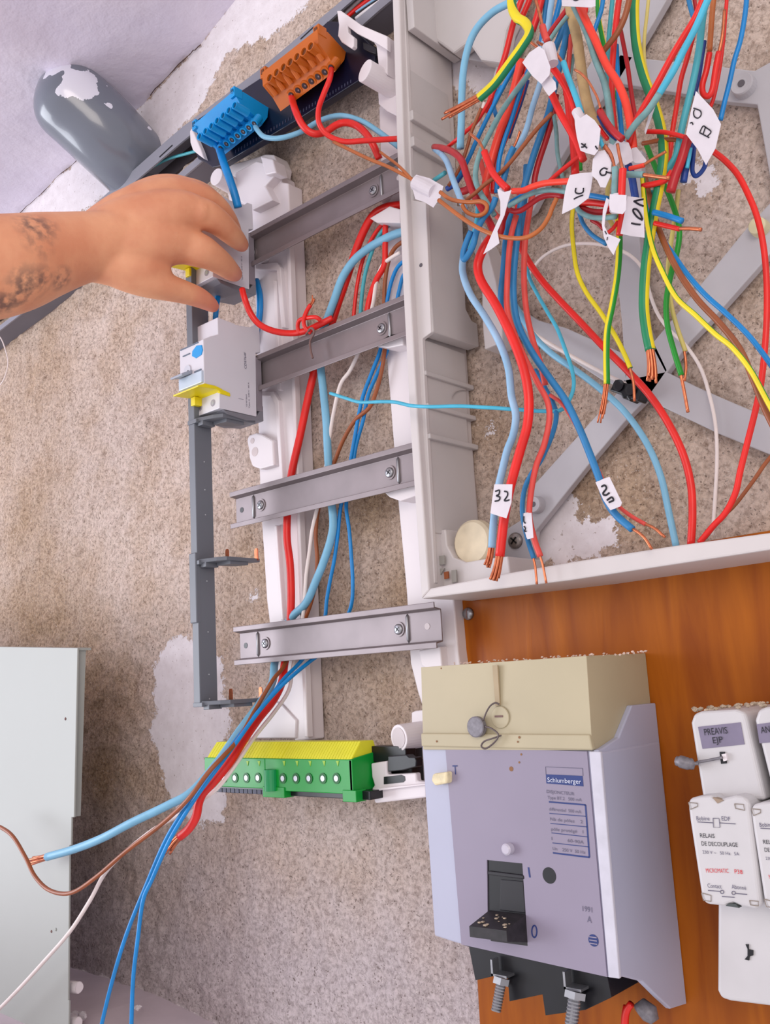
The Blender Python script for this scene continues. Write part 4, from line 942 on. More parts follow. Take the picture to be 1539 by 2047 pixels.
# ------------------------------------------------------------------ relays and meters at the right edge
def relays():
    def unit(px, d, label, group, nm='relay_module'):
        r = thing(nm, Y(px[-1][0], px[-1][1], .01), label, 'relay', group)
        build('housing', prism(px, d, .011), RELW, r, bevel=.0022, seg=3); return r
    D = .072
    r = unit([(1380, 1445), (1385, 1428), (1400, 1422), (1470, 1418), (1488, 1424), (1493, 1440), (1530, 1600), (1420, 1600), (1404, 1596)], D, 'white switch module marked PREAVIS EJP, with a twisted lead seal', 'white switch modules')
    build('name_label', prism([(1395, 1453), (1480, 1444), (1488, 1488), (1404, 1497)], D+.0004, D), RLAB, r)
    textY('printed_text', 'PREAVIS', (1409, 1470), (1455, 1466), D+.0005, 13, INK, r); textY('printed_text', 'EJP', (1426, 1486), (1446, 1484), D+.0005, 12, INK, r)
    k = MB(); prism([(1438, 1503), (1448, 1503), (1449, 1509), (1444, 1511), (1445, 1519), (1452, 1521), (1452, 1526), (1441, 1527)], D+.0008, D, k); build('sealing_eye', k, BLK, r)
    k = MB(); prism([(1442, 1508), (1451, 1506), (1453, 1520), (1446, 1522)], D+.0022, D, k); build('eye_cover', k, PLW, r)
    t = thing('lead_seal', Y(1368, 1524, D), 'long crimped grey lead seal twisted to the white PREAVIS EJP module', 'seal')
    s = MB().tube(smoothpts([Y(1350, 1521, D+.006), Y(1362, 1523, D+.006), Y(1378, 1527, D+.005), Y(1396, 1526, D+.004)], 5), [.0012]+[.0028]*3+[.0036]*6+[.0032]*3+[.001]*3, 8); build('crimped_lead', s, LEAD, t, smooth=True)
    s = MB().tube(smoothpts([Y(1392, 1524, D+.004), Y(1420, 1519, D+.003), Y(1444, 1514, D+.003)], 5), .0008, 6); build('seal_wire', s, LEAD, t, smooth=True)
    r = unit([(1508, 1440), (1514, 1420), (1528, 1414), (1600, 1404), (1700, 1400), (1720, 1590), (1548, 1600)], D, 'white switch module cut by the photo edge, right of the PREAVIS module', 'white switch modules')
    build('name_label', prism([(1512, 1448), (1600, 1436), (1606, 1478), (1518, 1486)], D+.0004, D), RLAB, r); textY('printed_text', 'ANNEXE', (1522, 1466), (1575, 1460), D+.0005, 13, INK, r)
    D = .084
    def relay(dx, label):
        P = lambda pts: [(a+dx, b+dx*.10) for a, b in pts]
        r = unit(P([(1374, 1606), (1378, 1596), (1396, 1592), (1420, 1590), (1436, 1600), (1446, 1596), (1470, 1590), (1486, 1592), (1498, 1604), (1501, 1630), (1520, 1790), (1522, 1810), (1510, 1818), (1480, 1812), (1466, 1806), (1448, 1812), (1410, 1808), (1402, 1796), (1400, 1784), (1378, 1640)]), D, label, 'white decoupling relays')
        tx = lambda s, a, b, h, m=INK: textY('printed_text', s, P([a])[0], P([b])[0], D+.0001, h, m, r)
        tx('RELAIS', (1400, 1674), (1429, 1675), 8); tx('DE DECOUPLAGE', (1403, 1690), (1475, 1693), 8)
        tx('230 V ~   50 Hz   5A', (1405, 1706), (1478, 1710), 6, INKG)
        tx('MICROMATIC', (1412, 1744), (1457, 1745), 8, INKR); tx('P38', (1469, 1746), (1485, 1747), 8, INKR)
        tx('Bobine', (1393, 1640), (1419, 1640), 8, INKG); tx('EDF', (1443, 1640), (1460, 1641), 8, INKG); tx('Contact', (1415, 1774), (1443, 1776), 8, INKG); tx('Abonné', (1463, 1776), (1492, 1779), 8, INKG)
        ln = MB()
        for q in (((1394, 1643), (1425, 1645)), ((1438, 1645), (1470, 1647)), ((1415, 1780), (1439, 1782)), ((1469, 1786), (1493, 1788)), ((1443, 1792), (1468, 1794))):
            a, b = Y(*P([q[0]])[0], D+.0003), Y(*P([q[1]])[0], D+.0003); ln.tube([a, b], .0002, 5)
        for a, b in ((1443, 1783), (1466, 1785)): ln.tube(yp(P([(a+3.5*math.cos(t), b+3.5*math.sin(t)) for t in np.linspace(0, 6.283, 13)]), D+.0003), .00018, 5)
        ln.tube(yp(P([(1425, 1636), (1437, 1636), (1439, 1654), (1426, 1654), (1425, 1636)]), D+.0003), .00018, 5)
        build('circuit_drawing', ln, INKG, r)
        cr = MB()
        for q in ([(1376, 1604), (1394, 1606), (1394, 1612), (1380, 1618)], [(1468, 1607), (1486, 1608), (1488, 1620), (1470, 1616)], [(1402, 1785), (1421, 1790), (1421, 1802), (1406, 1800)], [(1498, 1800), (1516, 1802), (1516, 1811), (1500, 1809)]):
            cr.tube(yp(P(q+q[:1]), D+.0003), .00025, 5)
        build('corner_mark', cr, mat('dirty_outline', (140, 128, 118), .7), r)
        build('terminal_notch', prism(P([(1424, 1594), (1446, 1600), (1434, 1606)]), D+.0003, D-.004), mat('notch', (150, 130, 112), .7), r)
        build('terminal_notch', prism(P([(1450, 1811), (1456, 1806), (1470, 1807), (1477, 1815)]), D+.0003, D-.004), mat('notch_dark', (70, 76, 76), .7), r)
    relay(0, 'white decoupling relay with full printed text, beside the old main breaker')
    relay(126, 'white decoupling relay cut off by the right edge of the photo')
    D = .066
    r = unit([(1434, 1800), (1433, 1980), (1440, 1996), (1460, 2002), (1540, 2012), (1680, 2026), (1690, 1800)], D, 'wide plain white module under the decoupling relays', 'white switch modules')
    k = MB(); prism([(1490, 1888), (1496, 1888), (1496, 1898), (1505, 1900), (1505, 1910), (1498, 1912), (1497, 1920), (1488, 1918), (1494, 1911), (1494, 1897)], D+.0008, D, k); build('sealing_eye', k, BLK, r)
    dd = MB(); rr = random.Random(9)
    for i in range(70):
        a = rr.uniform(1385, 1539); p = Y(a, 1419-(a-1385)*.08+rr.uniform(-3, 3), rr.uniform(.02, .068)); q = rr.uniform(.0006, .0018); dd.tube([p-np.array([q, 0, 0]), p, p+np.array([q, 0, .0003])], [q*.3, q*.8, q*.2], 6)
    o = build('dust_line', dd, DUST); tag(o, 'crumbly brown dust lying along the tops of the white switch modules', 'dust', kind='stuff')
    dd = MB()
    for i in range(80):
        a = rr.uniform(905, 1300); p = Y(a, 1327-(a-905)*.062+rr.uniform(-2.5, 2.5), rr.uniform(.03, .088)); q = rr.uniform(.0004, .0011); dd.tube([p-np.array([q, 0, 0]), p, p+np.array([q, 0, .0003])], [q*.3, q*.8, q*.2], 6)
    o = build('dust_line', dd, mat('pink_dust', (206, 180, 166), .9)); tag(o, 'pale plaster dust lying on top of the beige breaker cap', 'dust', kind='stuff')
relays()

# ------------------------------------------------------------------ cover panel at the lower left
def cover():
    D = .125; root = thing('cover_panel', Y(60, 2047, D), 'tall pale grey cover panel standing off the wall at the lower left edge', 'cover panel')
    px = [(-300, 1290), (0, 1293), (155, 1295), (148, 1634), (143, 1634), (142, 1690), (139, 1690), (136, 2000), (138, 2000), (134, 2200), (-300, 2300)]
    build('panel_sheet', prism(px, D, D-.0018), PANL, root, bevel=.0005)
    f = MB(); prism([(-300, 1290), (0, 1293), (154, 1295), (154, 1300), (0, 1298), (-300, 1296)], D-.001, D-.016, f); build('folded_lip', f, PANL, root)
    f = MB(); prism([(147, 1300), (151, 1300), (140, 1634), (136, 1634)], D-.001, D-.012, f); build('side_return', f, PANL, root)
    for a, b in ((136, 1972), (134, 2042)):
        p = Y(a, b, D-.008); q = p+np.array([.0125, .004, 0]); pg = build('peg', MB().tube([p, q, q+np.array([.0002, 0, 0])], [.0052, .0052, .0044], 22), PLW, root, bevel=.0006)
    for a, b, r in ((131, 1437, .0016), (103, 1862, .0014), (112, 1858, .0016)):
        p = Y(a, b, D); build('paint_blob', MB().tube([p, p+np.array([0, -.0008, 0])], [r, r*.5], 12), PANL if r > .0015 and b > 1500 else STRG, root, smooth=True)
cover()

# ------------------------------------------------------------------ black strip connector
def strip():
    root = thing('strip_connector', Y(1250, 785, .013), 'small black strip connector lying on the centre of the grey cross brace', 'connector')
    px = [(1229, 758), (1283, 777), (1276, 802), (1262, 798), (1258, 803), (1252, 794), (1244, 797), (1240, 788), (1218, 781)]
    build('body', prism(px, .026, .014), BLK, root, bevel=.001)
    for a, b in ((1237, 771), (1262, 779)):
        p = Y(a, b, .0262); h = build('screw_well', MB().tube([p, p+np.array([0, -.0015, 0]), p+np.array([0, -.0012, 0])], [.0042, .0040, .0026], 18), BLK, root)
        build('clamp_screw', MB().cyl(p+np.array([0, -.0006, 0]), p+np.array([0, -.0010, 0]), .0024, 12), STEEL, root, parent=h)
strip()

# ------------------------------------------------------------------ wires
G_MID = 'new cables running behind the steel rails'
G_TAN = 'loose wires of the old enclosure'
def P3(pts, d):
    return [Y(*(q if len(q) == 3 else (q[0], q[1], d))) for q in pts]
def wire(m, w, d, pts, label, cop=None, strands=1, gy=None, thr=0.0, group=G_TAN, cw=None, patch=None, capend=True, name='electrical_wire'):
    C3 = P3(pts, d); r = w/2*np.mean([dist(p) for p in C3])/CF
    S = smoothpts(C3, 6); mb = MB()
    if gy:
        gv = CR*gy[0]+CU*gy[1]; mb.tube(S, r, 16, mfun=lambda c: 1 if c > thr else 0, upv=gv); ms = [m, YEL]
    else: mb.tube(S, r, 12); ms = m
    o = build(name, mb, ms, smooth=True); tag(o, label, 'wire', group)
    if cop:
        d0 = C3[-1]; cp = [S[-1]-(S[-1]-S[-3])*.6]+P3(cop, -P3([pts[-1]], d)[0][1]); cr = (cw or w*.5)/2*dist(d0)/CF
        k = MB(); cs = smoothpts(cp, 5); rr = random.Random(int(pts[0][0]*7+pts[0][1]))
        if strands == 1: k.tube(cs, cr, 8)
        else:
            for s in range(strands):
                a = 2*math.pi*s/max(1, strands-1); q = 0 if s == 0 else r*.56
                tt = cs[-1]-cs[0]; tt = tt/np.linalg.norm(tt); e1 = np.cross(tt, _f); e1 /= np.linalg.norm(e1); e2 = np.cross(tt, e1)
                off = (math.cos(a)*e1+math.sin(a)*e2)*q; sp = (math.cos(a)*e1+math.sin(a)*e2)*r*rr.uniform(.0, .6)
                k.tube([p+off+sp*(i/len(cs))**2 for i, p in enumerate(cs[:len(cs)-rr.randint(0, 2)])], r*.30, 6)
        build('bare_conductor', k, COP, o, smooth=True)
    return o
# --- terminal block feeds
wire(BLU, 16, .08, [(438, 296, .058), (447, 325, .075), (458, 355, .078), (468, 385, .075), (476, 415, .070)], 'thick blue wire from the blue terminal block down into the upper breaker', group=None)
wire(LBLU, 10.5, .07, [(508, 248, .054), (516, 262, .070), (530, 274, .072), (560, 276, .070), (600, 264, .062), (640, 241, .055), (680, 231, .05), (720, 241, .045), (755, 262, .04), (800, 296, .034)], 'pale blue wire arching from the blue terminal block to the old enclosure', group=None)
wire(RED, 14.5, .07, [(582, 192, .055), (591, 222, .072), (606, 252, .070), (626, 267, .064), (650, 264, .056), (672, 250, .052), (692, 245, .05), (714, 252, .046), (732, 268, .044), (746, 290, .040), (758, 318, .034)], 'thick red wire from the left end of the orange block, dipping behind the topmost rail', group=None)
wire(RED, 11, .07, [(663, 136, .056), (659, 158, .075), (647, 188, .078), (637, 218, .076), (638, 247, .072), (655, 270, .066), (688, 283, .060), (730, 281, .056), (800, 277, .048)], 'red wire from the right end of the orange block, crossing over the thick one', group=None)
wire(OBRN, 7, .08, [(667, 284, .078), (700, 300, .080), (738, 318, .084), (775, 333, .086), (808, 350, .088), (830, 362, .090)], 'light brown wire with bare start, entering the white tape left of the enclosure rim', group=None)
wire(OBRN, 6, .08, [(760, 304, .074), (779, 318, .078), (795, 330, .084), (815, 350, .090), (828, 366, .092)], 'short brown wire joining the light brown one at the white tape', group=None)
# --- cables behind the rails
M1 = wire(RED, 16.5, .029, [(850, 408), (800, 410), (770, 415), (746, 430), (727, 462), (710, 505), (692, 560), (674, 612), (655, 670), (632, 730), (617, 790), (600, 870), (585, 935, .030), (577, 985, .0305), (574, 1035, .0305), (574, 1080, .0305), (580, 1130, .0305), (582, 1200, .0305), (578, 1265, .0305), (569, 1325, .034), (563, 1365, .042), (546, 1400, .052), (518, 1435, .068), (490, 1475, .088), (462, 1520, .106), (430, 1560, .118), (406, 1585, .124), (397, 1606, .126), (392, 1632, .126), (378, 1656, .126), (360, 1672, .126)],
     'thick red cable over the left upright, ending in splayed copper beside the green block', cop=[(350, 1682), (335, 1703)], strands=8, group=None)
M2 = wire(LBLU, 16.5, .031, [(850, 455, .03), (800, 465), (768, 478), (738, 495), (708, 520, .036), (684, 556, .036), (668, 600, .036), (655, 635, .036), (643, 670, .030), (640, 720), (646, 780), (652, 840), (655, 900), (660, 980), (666, 1040), (662, 1075), (648, 1120), (632, 1160), (612, 1205), (585, 1232, .030), (562, 1270, .030), (549, 1325, .034), (544, 1365, .044), (518, 1408, .058), (478, 1462, .078), (436, 1522, .10), (384, 1582, .120), (335, 1610, .130), (262, 1645, .140), (205, 1675, .145), (150, 1697, .145), (94, 1713, .145)],
     'thick pale blue cable ending in bare strands over the cover panel', cop=[(76, 1718), (58, 1722)], strands=6, group=None)
wire(RED, 8, .026, [(850, 412), (800, 427), (765, 448), (742, 480), (725, 520), (714, 570), (708, 620), (706, 650)], 'thinner red cable between the first and second rails, left of the teal one', group=G_MID)
wire(TEAL, 8, .028, [(850, 425), (800, 438), (775, 452), (756, 474), (741, 510), (729, 552), (722, 605), (720, 650)], 'teal cable between the first and second rails', group=G_MID)
wire(RED, 12, .030, [(790, 420), (772, 445), (770, 490), (768, 530), (752, 560), (738, 600), (730, 650)], 'second thick red cable close to the right upright, above the second rail', group=G_MID)
wire(WHT, 8, .030, [(800, 505), (783, 515), (765, 530), (753, 560), (746, 605), (735, 650), (718, 700), (700, 740), (680, 770), (666, 830), (658, 880), (650, 940), (634, 1015), (624, 1060), (619, 1100), (612, 1150), (608, 1210), (600, 1270), (585, 1335, .030), (577, 1380, .036), (548, 1424, .052), (508, 1474, .078), (470, 1530, .102), (436, 1574, .112), (402, 1600, .118), (360, 1628, .128), (296, 1666, .136), (218, 1735, .142), (180, 1800, .145), (140, 1862, .148), (88, 1922, .150), (30, 1985, .150), (-30, 2045, .150)],
     'white cable trailing from the rails down across the cover panel', group=None)
wire(BRN, 8.5, .028, [(810, 480), (790, 495), (778, 518), (770, 560), (768, 610), (770, 680), (764, 735), (751, 785), (738, 815), (710, 840), (686, 880), (668, 925), (652, 970), (636, 1020), (631, 1070), (634, 1120), (630, 1170), (620, 1210), (606, 1245), (588, 1280, .029), (567, 1332, .040), (545, 1360, .058), (510, 1420, .080), (478, 1476, .104), (446, 1512, .124), (415, 1546, .136), (374, 1600, .144), (320, 1650, .142), (252, 1702, .148), (190, 1755, .152), (142, 1785, .154), (100, 1780, .154), (70, 1752, .154), (50, 1712, .154), (22, 1668, .154), (-15, 1645, .154)],
     'brown cable looping over the cover panel at the lower left', group=None)
wire(BLU, 8, .027, [(830, 510), (800, 528), (785, 555), (774, 600), (768, 650), (760, 700), (745, 740), (726, 790), (717, 830), (708, 880), (699, 930), (688, 980), (680, 1020), (675, 1070), (668, 1120), (660, 1160), (653, 1200), (648, 1240), (625, 1290), (596, 1328, .034), (568, 1356, .050), (538, 1396, .068), (500, 1442, .088), (462, 1492, .108), (428, 1538, .124), (392, 1586, .134), (354, 1640, .140), (326, 1690, .142), (292, 1770, .145), (252, 1870, .15), (222, 1970, .15), (198, 2070, .15)],
     'blue cable hanging down at the lower left, the left one of the pair', group=None)
wire(BLU, 8, .025, [(840, 530), (810, 545), (798, 580), (786, 640), (776, 695), (755, 745), (736, 790), (726, 840), (712, 890), (704, 940), (696, 980), (692, 1015), (698, 1060), (702, 1110), (705, 1160), (703, 1205), (690, 1240), (660, 1290), (620, 1322, .034), (588, 1348, .050), (556, 1378, .066), (516, 1424, .086), (474, 1482, .108), (436, 1534, .126), (400, 1582, .136), (362, 1640, .142), (334, 1690, .146), (304, 1758, .147), (286, 1800, .15), (275, 1880, .152), (266, 1960, .152), (262, 2070, .152)],
     'blue cable hanging down at the lower left, the right one of the pair', group=None)
wire(RED, 13, .065, [(484, 578, .074), (489, 597, .074), (500, 625, .068), (518, 648, .062), (548, 662, .056), (585, 666, .050), (615, 660, .048), (640, 648, .046), (665, 636, .040)], 'red wire from the bottom of the upper breaker to the second rail', group=None)
wire(BLU, 13, .018, [(512, 560, .024), (519, 590, .024), (519, 625, .024), (514, 655, .024), (506, 690, .024)], 'thick blue wire seen through the slot of the left upright', group=None)
wire(BLU, 11, .07, [(436, 590, .066), (433, 610, .072), (431, 632, .074), (430, 652, .072)], 'short blue link wire between the two breakers, by the thumb', group=None)
wire(RED, 8.5, .052, [(598, 668, .050), (595, 652, .052), (599, 640, .054), (612, 636, .056), (630, 634, .056), (641, 640, .052)], 'short red wire knotted on top of the second rail', group=None)
wire(RED, 8.5, .055, [(622, 666, .052), (610, 655, .056), (607, 640, .058), (613, 622, .058), (621, 609, .058)], 'short red wire with a bare tip standing up from the knot on the second rail', cop=[(626, 603), (628, 592)], strands=4, group=None)
wire(STRG, 4.5, .052, [(612, 668, .052), (622, 656, .058), (628, 665, .056), (620, 682, .049), (621, 700, .049), (625, 716, .0485)], 'thin brown tie hanging over the face of the second rail', group=None, name='tie_wire')
wire(TEAL, 6, .018, [(300, 336), (335, 318), (370, 308), (400, 300)], 'thin teal wire inside the grey cable duct beside the blue block', group=None)
for m, w, pts, lb in ((PLW, 7, [(685, 32), (706, 12), (735, -15), (780, -60)], 'white wire in the top end of the cable duct'), (RED, 9, [(694, 34), (715, 16), (745, -8), (800, -60)], 'red wire in the top end of the cable duct'),
                      (PBLU, 5, [(712, 24), (735, 8), (765, -12), (800, -40)], 'thin pale wire in the top end of the cable duct, below the red one'), (DRED, 5, [(722, 14), (745, -2), (780, -30)], 'thin dark red wire at the top edge inside the cable duct')):
    wire(m, w, .020, pts, lb, group=None)
wire(PLW, 9, .026, [(712, 38), (735, 20), (760, 3), (800, -26)], 'thick white cable lying along the lower lip of the cable duct', group=None)
wire(WHT, 2.4, .05, [(-20, 662), (0, 674), (11, 700), (16, 725), (11, 750), (0, 770), (-30, 800)], 'thin white string looping out at the left edge below the duct', group=None, name='string')
wire(CYAN, 7.5, .07, [(660, 786, .062), (688, 795, .064), (720, 804, .066), (760, 803, .070), (790, 804, .078), (822, 811, .084), (860, 813, .086), (920, 812, .082), (980, 815, .078), (1040, 819, .072), (1095, 822, .066), (1124, 818, .062), (1140, 795, .058), (1147, 768, .054), (1142, 735, .050), (1130, 700, .046), (1114, 658, .042), (1095, 625, .040), (1075, 590, .038), (1058, 555, .036), (1050, 515, .034)],
     'thin bright blue wire crossing the enclosure rim to a free end at the left', group=None)

# --- old enclosure, lower half
wire(PBLU, 15, .085, [(926, 512, .080), (925, 545), (940, 588), (970, 634), (998, 684), (1016, 736), (1022, 790), (1031, 830), (1026, 868), (1014, 900), (1004, 940), (995, 980), (989, 1020), (985, 1060), (983, 1095)], 'pale blue cable, left wire of the pair under the white tape marked 32', cop=[(979, 1115), (973, 1134)], strands=7)
wire(RED, 19, .092, [(985, 470, .085), (966, 498), (955, 530), (962, 562), (988, 604), (1012, 650), (1034, 700), (1050, 750), (1057, 800), (1054, 850), (1040, 900), (1026, 950), (1014, 1000), (1006, 1050), (999, 1112)], 'thickest bright red cable, right wire of the pair under the tape marked 32', cop=[(994, 1135), (985, 1166)], strands=8)
wire(SALM, 12, .070, [(1068, 370, .075), (1058, 423), (1050, 480), (1047, 550), (1052, 620), (1065, 680), (1080, 725), (1090, 770, .065)], 'faded red wire running straight down beside the diagonal thick red cable', )
wire(SALM, 12, .084, [(1032, 430), (1020, 480), (1014, 560), (1014, 620), (1030, 672), (1052, 722), (1076, 768), (1094, 802), (1098, 838), (1088, 888), (1072, 930), (1062, 980), (1058, 1030), (1068, 1078), (1080, 1112)], 'faded red wire leading to the narrow white tape beside the screw', cop=[(1085, 1130), (1092, 1166)], cw=5)
wire(SBLU, 10, .080, [(1070, 740, .050), (1092, 780, .055), (1106, 808, .060), (1112, 832, .066), (1104, 868, .072), (1082, 918), (1062, 948), (1048, 980), (1044, 1025), (1054, 1076), (1067, 1116)], 'mid blue wire curving into the narrow white tape beside the screw', cop=[(1070, 1135), (1073, 1168)], cw=5)
wire(SBLU, 14, .078, [(1150, -20, .07), (1140, 20, .072), (1131, 78, .074), (1120, 125), (1110, 165), (1098, 220), (1086, 255), (1070, 300), (1056, 345), (1045, 385), (1038, 430), (1033, 480), (1027, 545), (1027, 600), (1036, 650), (1062, 702), (1096, 752), (1130, 800), (1156, 852), (1176, 900), (1197, 955), (1212, 1000), (1232, 1030), (1264, 1058)], 'mid blue cable running from the top down to the tape marked 29', cop=[(1285, 1072), (1303, 1098)], cw=6)
wire(SALM, 8, .072, [(1100, 790, .060), (1124, 808), (1152, 852), (1176, 898), (1196, 940), (1212, 975), (1235, 1010), (1262, 1032), (1290, 1048)], 'faded red wire, thinner wire of the pair under the tape marked 29', cop=[(1308, 1056), (1329, 1074)], cw=6)
wire(SBLU, 12, .068, [(1022, 420), (1012, 470), (1006, 540), (1001, 600), (1012, 640, .05)], 'mid blue wire running down behind the twisted white tape')
wire(RED, 14.5, .050, [(1035, 480, .060), (1056, 522), (1084, 562), (1118, 600), (1160, 644), (1205, 692), (1255, 742), (1300, 792), (1338, 850), (1366, 910), (1381, 970), (1384, 1030), (1381, 1090)], 'thick red cable crossing diagonally over the brace to the bottom rim', )
wire(LBLU, 13, .036, [(1030, 610, .022), (1062, 665), (1100, 705), (1150, 740), (1200, 778), (1250, 825), (1292, 885), (1320, 950), (1336, 1020), (1352, 1095)], 'pale blue cable passing behind the thick red one to the bottom rim')
wire(WHT, 7, .018, [(1050, 560), (1066, 535), (1090, 510), (1130, 491), (1180, 487), (1230, 497), (1265, 515), (1288, 545), (1300, 590), (1315, 628), (1338, 660), (1370, 690), (1400, 735), (1418, 790), (1430, 850), (1433, 920), (1429, 1000), (1424, 1070)], 'thin cream cable in a wide arc behind the striped wires')
wire(WHT, 8, .024, [(1030, 625), (1070, 668), (1130, 705), (1190, 738), (1250, 768)], 'white cable lying along the upper left brace')
wire(RED, 12.5, .060, [(1425, 302), (1450, 322), (1475, 350), (1496, 390), (1512, 430), (1524, 480), (1531, 540), (1533, 610), (1530, 680), (1522, 760), (1510, 820), (1495, 880), (1480, 940), (1470, 985), (1450, 1025), (1425, 1052), (1398, 1085)], 'red cable bowing along the right edge from the taped bundle to the bottom rim')
wire(BRN, 8, .046, [(1580, 880), (1539, 915), (1505, 962), (1470, 1008), (1440, 1038), (1410, 1075)], 'thin brown wire meeting the red one at the bottom right rim')
wire(BRN, 13, .088, [(1288, 352), (1298, 395), (1312, 445), (1334, 500), (1360, 550), (1395, 600), (1440, 648), (1480, 700), (1506, 760), (1530, 820), (1560, 880)], 'thick brown wire sweeping down to the right edge')
wire(BLU, 10.5, .080, [(1292, 390), (1305, 440), (1326, 480), (1350, 515), (1375, 550), (1410, 590), (1455, 630), (1500, 675), (1545, 735), (1580, 790)], 'blue wire running beside the thick brown wire to the right edge')
wire(LGRN, 10.5, .096, [(1284, 352), (1288, 400), (1295, 452), (1306, 500), (1325, 545), (1352, 595), (1390, 630), (1430, 668), (1464, 695), (1500, 740), (1530, 795), (1560, 850)], 'yellow wire with a green stripe crossing under the brown and blue wires', gy=(-1, -.5), thr=-.45)
wire(GRN, 9.5, .060, [(1146, 408), (1143, 450), (1147, 500), (1154, 545), (1172, 585), (1204, 630), (1232, 676), (1248, 708), (1260, 736)], 'mostly yellow wire with one bare copper tip, left of the striped ones', cop=[(1266, 765), (1268, 802)], gy=(-1, 0), thr=-.6, cw=6)
wire(LGRN, 13, .074, [(1232, 400), (1236, 440), (1238, 490), (1234, 550), (1224, 610), (1214, 660), (1212, 710), (1213, 768)], 'green wire with yellow edge, splayed strands above the strip connector', cop=[(1208, 800), (1200, 846)], strands=7, gy=(-1, 0), thr=.25)
wire(GRN, 20, .092, [(1270, -20, .07), (1268, 30, .072), (1272, 90, .074), (1286, 150, .078), (1308, 210, .082), (1322, 262, .086), (1326, 312), (1318, 370), (1306, 430), (1298, 480), (1290, 540), (1287, 610), (1292, 660), (1300, 700)], 'thickest green and yellow cable, from the top to a bundle of short copper strands', cop=[(1303, 730), (1303, 768)], strands=8, gy=(1, 0), thr=.15)
wire(LGRN, 11, .066, [(1292, 290), (1304, 320), (1318, 352), (1335, 385), (1350, 425), (1358, 460), (1354, 500), (1342, 545), (1332, 600), (1334, 650), (1348, 705), (1362, 750)], 'green wire with a single long copper tip, under the thick brown wire', cop=[(1368, 785), (1375, 824)], cw=7)
wire(PYEL, 9, .062, [(1356, 380), (1350, 430), (1342, 480), (1335, 540), (1340, 600), (1352, 650), (1370, 702)], 'pale yellow wire hanging beside the bright green one', cop=[(1371, 730), (1368, 762)], cw=6)
wire(BLU, 12, .098, [(1306, 424), (1335, 432), (1364, 442)], 'short blue stub wire sticking out right under the tape marked 10A')
wire(RED, 10, .096, [(1308, 446), (1334, 452), (1358, 458)], 'short red stub wire with copper tip under the blue stub', cop=[(1380, 457), (1402, 459)], cw=8)

# --- upper tangle
wire(LBLU, 15, .092, [(1045, -20), (1022, 3), (988, 22), (961, 47), (944, 73), (933, 105), (926, 144), (923, 194), (922, 245), (920, 296)], 'thick pale blue cable arching from the top down beside the enclosure corner')
wire(GRN, 19, .125, [(1022, -20), (1024, 16), (1034, 36), (1050, 46), (1058, 66), (1044, 92), (1018, 128), (988, 168), (958, 196)], 'thick green and yellow cable bent in a hook at the top, with a copper end', cop=[(925, 213), (886, 234)], strands=8, gy=(-.7, .8), thr=.0)
wire(SALM, 14, .118, [(1094, 82), (1088, 68), (1084, 52)], 'short red wire end pointing up at the large blurred white tape', cop=[(1078, 26), (1068, -8)], cw=7)
wire(RED, 14, .112, [(1152, 232), (1140, 192), (1122, 160), (1101, 131)], 'bright red wire with bare tip pointing up left from the tape marked X', cop=[(1085, 105), (1056, 80)], cw=6)
wire(CYAN, 12, .116, [(1162, 226), (1148, 186), (1135, 152), (1126, 124)], 'bright cyan wire with bare tip pointing up from the tape marked X', cop=[(1108, 104), (1074, 84)], cw=6)
wire(RED, 15, .108, [(1098, 176), (1108, 200), (1122, 230), (1138, 258), (1154, 288), (1166, 320)], 'red wire leaving the large blurred white tape downwards')
wire(TAN, 21, .082, [(1136, -10), (1143, 34), (1154, 80), (1161, 135), (1169, 186), (1182, 232), (1196, 262)], 'thick tan sheathed cable in the middle of the upper tangle')
wire(GTEAL, 14, .098, [(1144, 4), (1152, 22), (1174, 68), (1190, 118), (1208, 165), (1217, 212), (1223, 262), (1228, 300)], 'greyed teal wire running down from the tape at the top edge')
wire(ORED, 16, .100, [(1156, 6), (1168, 34), (1190, 81), (1212, 130), (1236, 168), (1252, 210), (1262, 262), (1266, 300)], 'orange-red wire running down beside the greyed teal one')
wire(RED, 10, .094, [(1174, -10), (1171, 16), (1168, 34)], 'short red piece of wire just under the tape at the top edge')
wire(RED, 12, .080, [(1240, -20), (1232, 40), (1226, 100), (1223, 160), (1224, 210), (1229, 262)], 'red wire running straight down in the middle of the upper tangle')
wire(BRN, 12, .090, [(1262, -20), (1250, 30), (1236, 62), (1222, 82), (1204, 104)], 'brown wire slanting down left over the straight red wire')
wire(DRED, 9, .070, [(1236, 40), (1244, 78), (1254, 130), (1259, 165), (1264, 200), (1272, 250)], 'dark red wire beside the large green and yellow cable')
wire(BLU, 9.5, .072, [(1232, 90), (1234, 140), (1237, 203), (1242, 258), (1246, 300)], 'blue wire behind the orange-red one')
wire(TEAL, 9, .060, [(1226, -20), (1220, 40), (1216, 90), (1214, 140), (1212, 180)], 'pale teal wire behind the brown slanting one')
wire(BLU, 9, .066, [(1208, -20), (1202, 20), (1192, 50), (1184, 74)], 'short blue wire near the top edge, left of the green one')
wire(LGRN, 10, .056, [(1194, -20), (1196, 30), (1204, 75), (1212, 110), (1218, 150), (1230, 190), (1252, 205), (1268, 240)], 'green wire with yellow edge behind the orange-red wire', gy=(1, 0), thr=.2)
wire(PYEL, 7, .050, [(1298, -20), (1293, 30), (1288, 75), (1288, 120), (1296, 160)], 'thin pale yellow wire over the white diagonal brace')
wire(RED, 13, .104, [(1412, -20), (1390, 34), (1362, 80), (1340, 118), (1312, 170), (1290, 208), (1270, 244), (1256, 290)], 'red wire slanting down left from the top right')
wire(CYAN, 14, .112, [(1428, -30), (1410, 10), (1390, 56), (1367, 100), (1344, 145), (1316, 190)], 'bright cyan wire slanting down left beside the red one')
